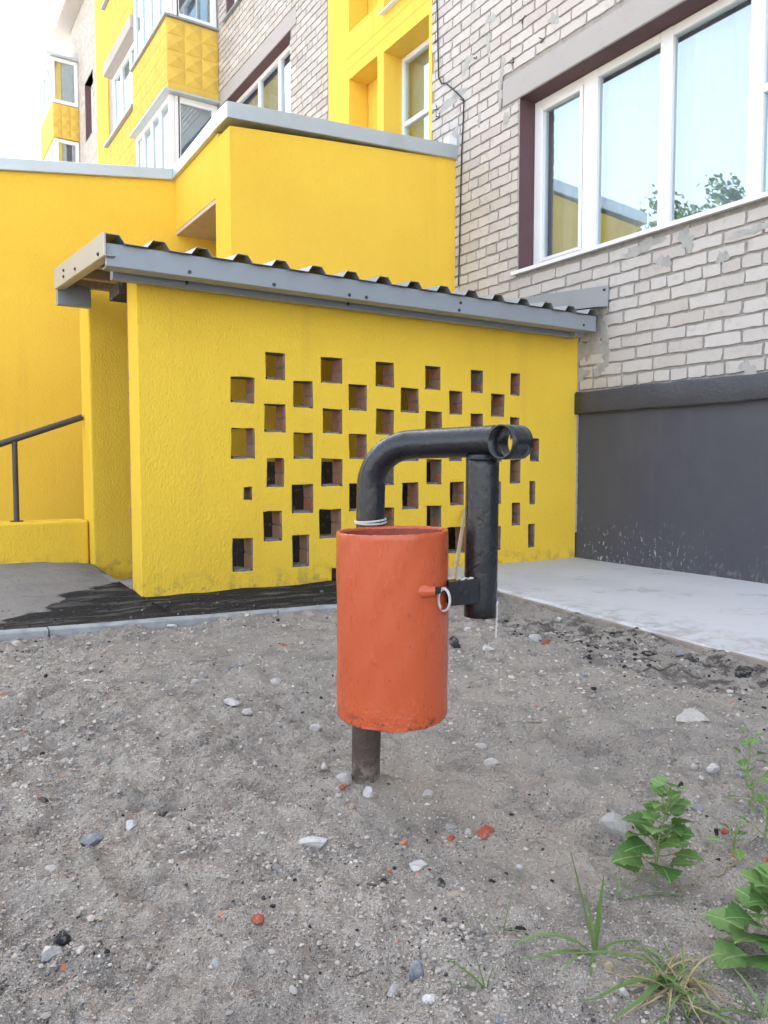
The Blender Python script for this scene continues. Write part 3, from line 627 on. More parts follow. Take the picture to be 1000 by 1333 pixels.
m = MB(); m.box(-2, 1.09, 5.665, YL-.003, -.2, .05)
m.box(1.7, 2.2, 5.667, YL-.004, .0501, .18)
tag(m.build('stair_flight', CONC), 'concrete steps behind the low yellow stair wall', kind='structure')

# ------------------------------------------------------------------ basement entrance shed with pierced wall
shed = thing('basement_shed', 'low yellow shed with pierced brick wall and grey trapezoidal metal roof', 'shed', (0, 0, 0))
YA = 4.126; XA = 1.096
HROWS = [[(131,73,182,147),(277,86,333,157),(421,101,467,167),(549,111,587,176),(667,122,698,182),(771,131,795,189)],
[(41,138,103,211),(205,149,258,220),(352,157,398,227),(485,169,531,234),(611,177,643,239),(720,183,753,245)],
[(129,211,185,286),(282,221,330,290),(420,227,466,293),(549,233,589,299),(667,238,697,300),(771,244,792,305)],
[(43,274,104,354),(208,283,259,355),(352,289,399,357),(485,293,530,360),(611,300,645,360),(720,300,746,360),(820,302,844,361)],
[(135,350,180,426),(277,352,332,425),(420,355,467,422),(552,356,590,420),(668,357,698,418),(771,359,797,417)],
[(75,427,97,460),(202,420,256,493),(350,419,398,489),(489,416,532,483),(613,415,648,477),(720,414,746,473),(820,414,834,472)],
[(127,490,174,567),(272,487,328,557),(420,482,468,547),(553,477,592,538),(668,474,697,534),(774,470,794,529)],
[(46,563,101,643),(202,557,245,632),(352,551,396,622),(488,544,530,610),(606,535,655,597),(720,530,745,590),(816,524,832,584)],[(304,640,330,678)]]
HOLES = []
for R in HROWS:
    for a, b, c, d in R:
        p = on_y(280+a/2, 420+b/2, YA); q = on_y(280+c/2, 420+d/2, YA); HOLES.append((p[0], q[0], q[2], p[2]))
TH = .125
pierced = panel(XA, XB-.012, -.05, 1.70, HOLES, TH, lambda u, v, ww: (u, YA+ww, v), 'pierced_wall', [Y_WALL, ROUGH_M], shed, .003, tol=.010); HOLES = list(SNAPPED)
bv = pierced.modifiers.new('bevel', 'BEVEL'); bv.width = .0045; bv.segments = 2; bv.limit_method = 'ANGLE'; bv.angle_limit = math.radians(50)
m = MB(); m.box(XA+.0006, XA+.20, YA+.126, YA+.19, -.06, 1.70); m.build('end_pier', Y_WALL, shed, .004, 2)
m = MB(); v = []                                                   # raw unplastered back edge of the pier
for i in range(30): m.box(XA+.004-random.uniform(0, .004), XA+.06, YA+.1905, YA+.205+random.uniform(0, .006), -.05+i*.058, -.05+(i+1)*.058-.002)
m.build('raw_edge', RED, shed)
rb = []
for vseed in range(4):
    r = random.Random(vseed+300); b = MB(); j = lambda s=.003: r.uniform(-s, s)
    b.hexa([(-.5, -.5+j(.03), -.5+j(.04)), (.5+j(.1), -.5+j(.03), -.5+j(.04)), (.5+j(.1), .5, -.5+j(.04)), (-.5, .5, -.5+j(.04)), (-.5, -.5+j(.03), .5+j(.04)), (.5+j(.1), -.5+j(.03), .5+j(.04)), (.5+j(.1), .5, .5+j(.04)), (-.5, .5, .5+j(.04))]); rb.append(b.data('brick', RED))
for (a, b, c, d) in HOLES:                                          # the brick ends that line each opening
    hh = (d-c); nb = 1 if hh < .1 else 2
    for sgn, x in ((1, b), (-1, a)):
        if b-a < .06 and sgn < 0: continue
        for k in range(nb):
            o = link('brick', rb[random.randrange(4)], pierced); q = hh/nb
            o.location = (x+sgn*(.004), YA+.012+.056, c+q*(k+.5)+random.uniform(-.003, .003)); t = random.uniform(.010, .018)
            o.scale = ((t if sgn < 0 else -t), .112, q-.014+random.uniform(-.004, .003)); o.rotation_euler = (random.uniform(-.02, .02), 0, random.uniform(-.02, .02))
    if hh > .1:
        g = MB(); n = 6                                            # ragged mortar bed in the bottom of the opening
        vv_ = []
        for i in range(n+1):
            x = a+.012+(b-a-.024)*i/n; vv_ += [(x, YA+.010+random.uniform(0, .006), c-.002), (x, YA+.012+random.uniform(0, .006), c+.007+random.uniform(0, .008)), (x, YA+.118, c+.008+random.uniform(0, .008)), (x, YA+.118, c-.002)]
        g.add(vv_, [(i*4+k, (i+1)*4+k, (i+1)*4+k+1, i*4+k+1)[::-1] for i in range(n) for k in range(3)]); g.build('mortar_bed', ROUGH_M, pierced)
# white corner bead where the wall meets the house
m = MB()
for i in range(26): z = .2+i*.055; m.box(XB-.0115-random.uniform(0, .003), XB-.001, YA-.004-random.uniform(0, .004), YA+.05, z, z+.053)
m.build('corner_bead', LINT, shed)
m = MB(); m.box(1.10, XB-.004, 5.33, 5.60, -.2, 1.90); m.build('back_wall', Y_WALL, shed, .016, 3)
m = MB(); n = 60; pts = []
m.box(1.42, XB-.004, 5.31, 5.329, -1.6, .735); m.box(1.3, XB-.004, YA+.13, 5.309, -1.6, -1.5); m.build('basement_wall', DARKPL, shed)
m = MB()
for i in range(9): m.box(1.2+i*.26, 1.2+(i+1)*.26, YA+.2, 5.30, -1.5, -.06-i*.16)
m.build('stairs', CONC, shed)
# roof: trapezoidal sheet falling towards the front
rise = lambda y: (y-3.86)*.085
R0 = []; x = .80; pitch = .219; h = .036
k = 0; x = .888
while x < XB-.03:
    R0 += [(x, h), (x+.058, h), (x+.085, 0), (x+.192, 0)]; x += pitch
R0 = [(q, t) for q, t in R0 if q < XB-.012] 
V = []; n = len(R0)
for y in (3.845, 4.3, 4.8, 5.19):
    for q, t in R0: V.append((q, y, 1.772+t+rise(y)))
F = [(j*n+i, j*n+i+1, (j+1)*n+i+1, (j+1)*n+i) for j in range(3) for i in range(n-1)]
m = MB(); m.add(V, F); o = m.build('roof_sheet', SHEET, shed); s_ = o.modifiers.new('thick', 'SOLIDIFY'); s_.thickness = .0025
def board(x0, x1, y0, y1, z0, z1, name, mat, dz=0., bevel=.003):
    m = MB(); m.hexa([(x0, y0, z0), (x1, y0, z0+dz), (x1, y1, z0+dz), (x0, y1, z0), (x0, y0, z1), (x1, y0, z1+dz), (x1, y1, z1+dz), (x0, y1, z1)]); return m.build(name, mat, shed, bevel, 1)
board(.888, 4.262, 3.872, 3.892, 1.660, 1.770, 'fascia', STEEL)
board(.896, 4.262, 3.893, 3.985, 1.664, 1.674, 'fascia_return', STEEL)
board(.955, 4.17, 4.04, 4.085, 1.640, 1.700, 'lower_fascia', STEEL)
board(.96, 4.15, 3.985, 4.05, 1.690, 1.702, 'soffit_strip', STEEL)
board(4.17, 4.262, 3.98, 4.11, 1.640, 1.690, 'fascia_end', STEEL)
def fix(x, y, z, nrm='y'):
    m = MB(); d = Vector((0, -1, 0)) if nrm == 'y' else Vector((-1, 0, 0)); p = Vector((x, y, z)); m.tube([p, p+d*.004], .010, 10); m.tube([p+d*.004, p+d*.009], .006, 6); m.build('screw', SCREW, shed)
for px, py in ((247, 354), (357, 373), (477, 387), (598, 404), (760, 423), (455, 398), (600, 394)):
    p = on_y(px, py, 3.871); fix(p[0], 3.872, min(max(p[2], 1.68), 1.76))
for px, py in ((243, 363), (453, 393)):
    p = on_y(px, py, 4.039); fix(p[0], 4.04, 1.668)
# verge cap on the left edge
m = MB(); m.hexa([(.872, 3.845, 1.700), (.884, 3.845, 1.700), (.884, 5.16, 1.792), (.872, 5.16, 1.792), (.872, 3.845, 1.812), (.884, 3.845, 1.812), (.884, 5.16, 1.918), (.872, 5.16, 1.918)])
m.hexa([(.8845, 3.845, 1.700), (.93, 3.845, 1.704), (.93, 5.16, 1.796), (.8845, 5.16, 1.792), (.8845, 3.845, 1.706), (.93, 3.845, 1.71), (.93, 5.16, 1.802), (.8845, 5.16, 1.798)]); m.build('verge_cap', SKYLIT_SHEET, shed, .003, 1)
for px, py in ((128, 331), (98, 350), (83, 352), (83, 360)):
    p = on_x(px, py, .871); fix(.872, p[1], p[2], 'x')
board(.885, 1.085, 5.145, 5.195, 1.700, 1.830, 'rear_fascia', STEEL)
m = MB()
for y in (4.3, 4.75, 5.15): m.box(.9, XB-.02, y, y+.05, 1.715+rise(y), 1.766+rise(y))
m.build('purlin', WOOD, shed)
m = MB(); m.box(1.06, 1.26, 4.335, 4.56, 1.635, 1.70); m.build('door_head', DARKPL, shed)
# apron flashing on the house wall
m = MB(); y0, y1 = 3.835, 5.6
m.hexa([(XB-.026, y0, 1.842), (XB-.020, y0, 1.842), (XB-.020, y1, 1.842+.15), (XB-.026, y1, 1.842+.15), (XB-.022, y0, 1.992), (XB-.016, y0, 1.992), (XB-.016, y1, 1.992+.15), (XB-.022, y1, 1.992+.15)])
m.hexa([(XB-.16, y0, 1.822), (XB-.0265, y0, 1.842), (XB-.0265, y1, 1.992), (XB-.16, y1, 1.972), (XB-.16, y0, 1.825), (XB-.0265, y0, 1.845), (XB-.0265, y1, 1.995), (XB-.16, y1, 1.975)]); m.build('apron_flashing', STEEL, shed)
fix(XB-.026, 3.87, 1.965, 'x')

# ------------------------------------------------------------------ orange bin on its bent black pipe
gz = float(gh(np.array(POST.x), np.array(POST.y)))
bin_ = thing('litter_bin', 'orange steel cylinder bin hung on a bent black pipe stand', 'bin', (POST.x, POST.y, gz)); bin_.location = (0, 0, 0)
post_t = cf(-.029, 1.655, .63)
m = MB(); m.tube([cf(-.041, 1.66, -.08), cf(-.0405, 1.66, .02), cf(-.0385, 1.659, .12), cf(-.037, 1.658, .245)], .0315, 28, wob=.006); m.build('foot', RUSTY, bin_)
ARC = [cf(-.0369, 1.658, .246), cf(-.033, 1.657, .40), cf(-.030, 1.655, .55), cf(-.0285, 1.655, .645)]
R_ = .105; e = cf(.075, 1.62, .746); 
A0 = cf(-.028, 1.655, .655); A3 = cf(.062, 1.617, .746); k = .56
A1 = A0 + Vector((0, 0, .091*k)); A2 = A3 + (cf(-.028, 1.655, .746)-A3)*k
for i in range(0, 15):
    t = i/14; ARC.append(A0*(1-t)**3 + A1*3*t*(1-t)**2 + A2*3*t*t*(1-t) + A3*t**3)
ARC.append(cf(.13, 1.570, .748)); ARC.append(cf(.180, 1.535, .749)); ARC.append(cf(.206, 1.520, .750)); ARC.append(cf(.2185, 1.512, .750))
m = MB(); m.tube(ARC, .0308, 28, wob=.012); m.build('bent_pipe', BLACK, bin_)
def pipe(p0, p1, r, th, n=36, rings=14, wob=.008):
    """an open hollow pipe"""
    p0, p1 = Vector(p0), Vector(p1); t = (p1-p0).normalized(); a = Vector((0, 0, 1)) if abs(t.z) < .9 else Vector((1, 0, 0)); u = (a-t*a.dot(t)).normalized(); b = t.cross(u)
    V = []; F = []
    prof = [(r, i/rings) for i in range(rings+1)] + [(r-th, 1)] + [(r-th, 0)]
    for rr, s in prof:
        for k in range(n): q = rr*(1+random.uniform(-wob, wob)*.5); V.append(p0+(p1-p0)*s+(u*math.cos(2*math.pi*k/n)+b*math.sin(2*math.pi*k/n))*q)
    L = len(prof)
    for i in range(L):
        for k in range(n): F.append((i*n+k, i*n+(k+1) % n, ((i+1) % L)*n+(k+1) % n, ((i+1) % L)*n+k)[::-1])
    m = MB(); m.add(V, F, 0, True); return m
pipe(cf(.1955, 1.526, .722), cf(.1925, 1.52, .401), .0328, .0035).build('drop_pipe', BLACK, bin_)
ax = -FH*.65 + -RT*.76; ax = Vector(ax).normalized(); cs = cf(.2425, 1.482, .7465)
sl = pipe(cs-ax*.0285, cs+ax*.0285, .0335, .004, 40, 4, .004); slo = sl.build('sleeve', BLACK, bin_); 
m = MB()                                                          # lumpy weld beads
for k in range(20):
    a = 2*math.pi*k/20; c = cf(.1952, 1.52, .716+random.uniform(-.002, .002)); m.tube([c+Vector(RT)*(.031*math.cos(a))+Vector(FH)*(.031*math.sin(a)), c+Vector(RT)*(.0305*math.cos(a+.3))+Vector(FH)*(.0305*math.sin(a+.3))+Vector((0, 0, random.uniform(-.002, .002)))], .0022, 6)
m.build('weld_bead', BLACK, bin_)
# bucket
BC = cf(.0166, 1.51, 0); n = 96; z0, z1 = .210, .572; prof = []
nr = 40
for i in range(nr+1): prof.append((.1105, z0+(z1-z0)*i/nr))
prof += [(.1094, z1+.0022), (.1046, z1+.0018), (.1039, z1-.003), (.1039, .25), (.02, .235)]
V = []; F = []
for i, (r, z) in enumerate(prof):
    for k in range(n):
        a = 2*math.pi*k/n; q = r
        if i <= nr: q += .0006*math.sin(3*a+z*20) + .00045*math.sin(9*a-z*55)
        zz_ = z + (.004*math.sin(a*2+1)+random.uniform(-.0015, .0015) if i == 0 else 0) + (random.uniform(-.0009, .0009) if nr <= i <= nr+3 else 0) - .006*(math.cos(a-.2))*(0) + (.010*math.cos(a)*(q/.1105))*.25
        V.append((BC.x+RT[0]*q*math.cos(a)+FH[0]*q*math.sin(a), BC.y+RT[1]*q*math.cos(a)+FH[1]*q*math.sin(a), zz_))
for i in range(len(prof)-1):
    for k in range(n): F.append((i*n+k, i*n+(k+1) % n, (i+1)*n+(k+1) % n, (i+1)*n+k))
F.append(tuple((len(prof)-1)*n+k for k in range(n))); m = MB(); m.add(V, F, 0, True); m.m = [1 if (i//n) >= nr+3 else 0 for i in range(len(m.f))]
m.add([V[k] for k in range(n)], [tuple(range(n))[::-1]], 1, False); bo = m.build('bucket', [ORANGE, OR_IN], bin_)
# lug, bracket, wire ring
la = .97; lp = BC + Vector(RT)*(.109*math.cos(la)) - Vector(FH)*(.109*math.sin(la)); lp.z = .468
m = MB(); dv = (Vector(RT)*.97-Vector(FH)*.06).normalized()
m.tube([lp-dv*.014+Vector(FH)*.012, lp-dv*.004, lp+dv*.006, lp+dv*.017], [.020, .0150, .0105, .0090], 18); m.build('lug', ORANGE, bo)
b0 = cf(.1225, 1.446, .4345); ux = (Vector(RT)*.9+Vector(FH)*.43).normalized(); uy = Vector(FH)
m = MB(); L_, D_, Hh = .068, .030, .046
def bb(x0, x1, y0, y1, z0, z1): m.hexa([b0+ux*x+uy*y+Vector((0, 0, z)) for z in (z0, z1) for x, y in ((x0, y0), (x1, y0), (x1, y1), (x0, y1))])
bb(0, L_, 0, .005, 0, Hh); bb(.001, L_, .0052, D_, Hh-.005, Hh-.0003); bb(0, L_, D_+.0002, D_+.005, 0, Hh); m.build('bracket', BLACK, bin_, .0012, 1)
m = MB(); bp_ = b0+ux*.036+Vector((0, 0, .024)); m.tube([bp_, bp_-uy*.004], .0055, 6); m.tube([b0+ux*.012+uy*.015+Vector((0, 0, .030)), lp+dv*.012], .007, 10); m.build('bolt', BLACK, bin_)
m = MB(); c0 = b0+Vector(RT)*-.010-Vector(FH)*.022+Vector((0, 0, .016))
for s in range(3):
    m.tube([c0+(Vector(RT)*.55-Vector(FH)*.5).normalized()*((.0125+.0012*s)*math.cos(a_+math.pi))+Vector((0, 0, (.020+.001*s)*math.sin(a_)))+Vector(FH)*(.002*s) for a_ in np.linspace(-.9-.1*s, 4.6+.2*s, 34)], .0018, 6)
m.build('wire_loop', ROPE, bin_)
m = MB()
for s in range(2): m.tube([cf(-.0293, 1.655, .580+.004*s+.003*math.sin(a_+s))+Vector(RT)*(.0332*math.cos(a_))+Vector(FH)*(.0332*math.sin(a_)) for a_ in np.linspace(0, 6.3, 30)], .0024, 6)
m.build('cord_tie', ROPE, bin_)
def string(pts, r): m = MB(); m.tube(pts, r, 6, wob=.25); return m.build('cord', ROPE, bin_)
string([cf(.2245+.0008*math.sin(i*2.1)+(-.003*(i/20)), 1.508+.001*math.cos(i*1.7), .4325-.072*i/20+.0006*math.sin(i*3)) for i in range(21)], .0024)
pw_ = [cf(.193+.0318*math.cos(a_), 1.52-.0318*math.sin(a_), .545-.006*a_*3+.004*math.sin(a_*2)) for a_ in np.linspace(-.3, 6.6, 44)]; m = MB(); m.tube(pw_, .0012, 5); m.build('wire', BLACK, bin_)
string([b0+ux*(.02+.035*i/12)+uy*(.012+.004*math.sin(i))+Vector((0, 0, .0485+.0015*math.sin(i*1.3))) for i in range(13)], .0022)

# ------------------------------------------------------------------ lath leaning on the pierced wall
p0 = on_z(597, 757, .0); p1 = on_y(606, 662, YA-.012)
m = MB(); p0 = Vector((p1[0]-.10, 3.55, -.01)); p0 = Vector(on_z(590, 764, -.01)); p1 = Vector(p1); d = (p1-p0).normalized(); s = d.cross(Vector((0, 1, 0))).normalized(); t = s.cross(d)
m.hexa([p0+s*-.014+t*-.006, p0+s*.014+t*-.006, p0+s*.014+t*.006, p0+s*-.014+t*.006, p1+s*-.012+t*-.006, p1+s*.012+t*-.006, p1+s*.012+t*.006, p1+s*-.012+t*.006])
p0b = p0+s*.03-Vector((0, .02, 0)); p1b = p0+(p1-p0)*.55+s*.014
o = m.build('wooden_lath', WOOD); tag(o, 'thin raw wooden lath leaning against the pierced yellow wall', 'stick')

# ------------------------------------------------------------------ stones and pebbles
ICO = [(0,.5257,.8507),(0,-.5257,.8507),(0,.5257,-.8507),(0,-.5257,-.8507),(.5257,.8507,0),(-.5257,.8507,0),(.5257,-.8507,0),(-.5257,-.8507,0),(.8507,0,.5257),(.8507,0,-.5257),(-.8507,0,.5257),(-.8507,0,-.5257)]
IV = np.array(ICO); IF = []
for i in range(12):
    for j in range(i+1, 12):
        for k_ in range(j+1, 12):
            if all(abs(np.linalg.norm(IV[a]-IV[b])-1.0515) < .02 for a, b in ((i, j), (j, k_), (i, k_))):
                nrm = np.cross(IV[j]-IV[i], IV[k_]-IV[i]); IF.append((i, j, k_) if nrm@IV[i] > 0 else (i, k_, j))
IF = np.array(IF)
NP_ = 34000
# sample evenly over the picture's ground so that near and far soil are both strewn
sx = RNG.uniform(-40, 1040, NP_*2); sy = 800 + (1345-800)*RNG.uniform(0, 1, NP_*2)
dd = FW[None]*1000 + RT[None]*(sx-500)[:, None] + UP[None]*(666.5-sy)[:, None]; tt = -H/dd[:, 2]; GP = dd*tt[:, None]
ok = (GP[:, 1] < kerb_y(GP[:, 0])-.03) & (GP[:, 0] < pad_x(GP[:, 1])-.05) & (GP[:, 1] > .2); GP = GP[ok]; _cl = vnoise(GP[:, 0]*3.2, GP[:, 1]*3.2, 41) + .7*vnoise(GP[:, 0]*10, GP[:, 1]*10, 42); GP = GP[_cl + RNG.uniform(-.45, .45, len(GP)) > -.12][:NP_]
dist = np.hypot(GP[:, 0], GP[:, 1]); n = len(GP)
clump = vnoise(GP[:, 0]*3, GP[:, 1]*3, 31) + .5*vnoise(GP[:, 0]*9, GP[:, 1]*9, 32)
px_size = np.exp(RNG.normal(.58, .52, n))*np.where(np.arange(n) % 3 > 0, 1.15, .85) * (1+.6*np.clip(clump, -.5, .6)); rad = np.clip(px_size/1000*dist*.62, .0007, .014)
gpz = gh(GP[:, 0], GP[:, 1])
pal = np.array([(.46,.412,.365),(.39,.352,.316),(.30,.272,.246),(.44,.42,.40),(.34,.32,.30),(.26,.245,.235),(.20,.195,.19),(.055,.055,.06),(.025,.025,.028),(.60,.59,.57),(.33,.27,.20),(.15,.17,.20),(.40,.14,.085)])
wt = np.array([.34,.34,.22, .018,.03,.035,.035,.022,.022,.003,.018,.006,.003]); ci = RNG.choice(len(pal), n, p=wt/wt.sum())
burnt = (GP[:, 0] > pad_x(GP[:, 1])-.62) & (GP[:, 1] < 3.0) & (RNG.uniform(0, 1, n) < .30); ci[burnt] = 8
colr = pal[ci]*RNG.uniform(.8, 1.15, (n, 1))
sc = rad[:, None, None]*RNG.uniform(.65, 1.25, (n, 12, 1)); ani = RNG.uniform(.7, 1.35, (n, 1, 3)); ani[:, :, 2] *= .7
th_ = RNG.uniform(0, 6.28, n); Rm = np.zeros((n, 3, 3)); Rm[:, 0, 0] = np.cos(th_); Rm[:, 0, 1] = -np.sin(th_); Rm[:, 1, 0] = np.sin(th_); Rm[:, 1, 1] = np.cos(th_); Rm[:, 2, 2] = 1
PV = np.einsum('nij,nkj->nki', Rm, IV[None]*sc*ani) + np.concatenate([GP[:, :2], (gpz+rad*.05)[:, None]], 1)[:, None]
PF = (IF[None] + (np.arange(n)*12)[:, None, None]).reshape(-1, 3)
me = np_mesh('pebbles', PV.reshape(-1, 3), PF, GRAV, False); at = me.color_attributes.new('Col', 'FLOAT_COLOR', 'POINT')
cc = np.concatenate([np.repeat(colr, 12, 0), np.ones((n*12, 1))], 1).astype(np.float32); at.data.foreach_set('color', cc.ravel())
tag(link('pebbles', me), 'scattered small pebbles and cinders on the sandy soil', 'gravel', kind='stuff')

n2 = 420; cx = RNG.uniform(-.3, 2.6, n2); cy = kerb_y(cx)+.08+np.abs(RNG.normal(0, .28, n2)); kp = cy < np.where(cx < 1.1, 5.2, 4.10); cx, cy = cx[kp], cy[kp]; n2 = len(cx)
cr = np.exp(RNG.normal(-5.7, .45, n2)); V2 = IV[None]*cr[:, None, None]*RNG.uniform(.6, 1.3, (n2, 12, 1)); V2 = V2 + np.stack([cx, cy, .002+.03*sst(cy, 4.1, 5.3)], 1)[:, None]
me = np_mesh('tar_crumbs', V2.reshape(-1, 3), (IF[None]+(np.arange(n2)*12)[:, None, None]).reshape(-1, 3), GRAV, False); at = me.color_attributes.new('Col', 'FLOAT_COLOR', 'POINT')
cl2 = np.array([(.03, .03, .033), (.12, .115, .11), (.36, .34, .32)])[RNG.choice(3, n2, p=[.72, .23, .05])]; at.data.foreach_set('color', np.concatenate([np.repeat(cl2, 12, 0), np.ones((n2*12, 1))], 1).astype(np.float32).ravel())
tag(link('tar_crumbs', me), 'crumbs of tar and grit strewn on the asphalt strip', 'grit', kind='stuff')
def stone(px, py, wpx, hpx, mat, label, cat='stone', sharp=.22, seed=0, sink=.35, group=None):
    p = on_z(px, py, 0); g = float(gh(np.array(p[0]), np.array(p[1]))); p = on_z(px, py, g); d = math.hypot(p[0], p[1])
    r = wpx/2000*d*1.02; hz = max(hpx/2000*d*1.25, r*.45); rr = random.Random(px*7+py)
    # once-subdivided icosahedron, pushed about
    vs2 = [Vector(v) for v in ICO]; cache = {}; f2 = []
    def mid(a, b):
        k = (min(a, b), max(a, b))
        if k not in cache: vs2.append(((vs2[a]+vs2[b])/2).normalized()); cache[k] = len(vs2)-1
        return cache[k]
    for a, b, c in IF.tolist(): ab, bc, ca = mid(a, b), mid(b, c), mid(c, a); f2 += [(a, ab, ca), (b, bc, ab), (c, ca, bc), (ab, bc, ca)]
    pl = [(Vector((rr.gauss(0, 1), rr.gauss(0, 1), rr.gauss(0, 1))).normalized(), rr.uniform(.42, .8)) for _ in range(12)]
    out = []
    for v in vs2:
        q = v*(1.12+rr.uniform(-.1, .1))
        for nrm, dd_ in pl:
            e_ = q.dot(nrm)-dd_
            if e_ > 0: q = q - nrm*e_*min(1, sharp*4.6)
        out.append((q.x*r, q.y*r*rr.uniform(.98, 1.02)*.85, q.z*hz))
    m = MB(); m.add(out, f2, 0, False); o = m.build('brick_shard' if cat == 'brick shard' else ('cinder_lump' if cat == 'cinder' else 'stone'), ST[mat])
    o.location = (p[0], p[1], g+hz*(1-2*sink)*.22); o.rotation_euler = (rr.uniform(-.15, .15), rr.uniform(-.15, .15), -YAW+rr.uniform(-.35, .35))
    tag(o, label, cat, group)
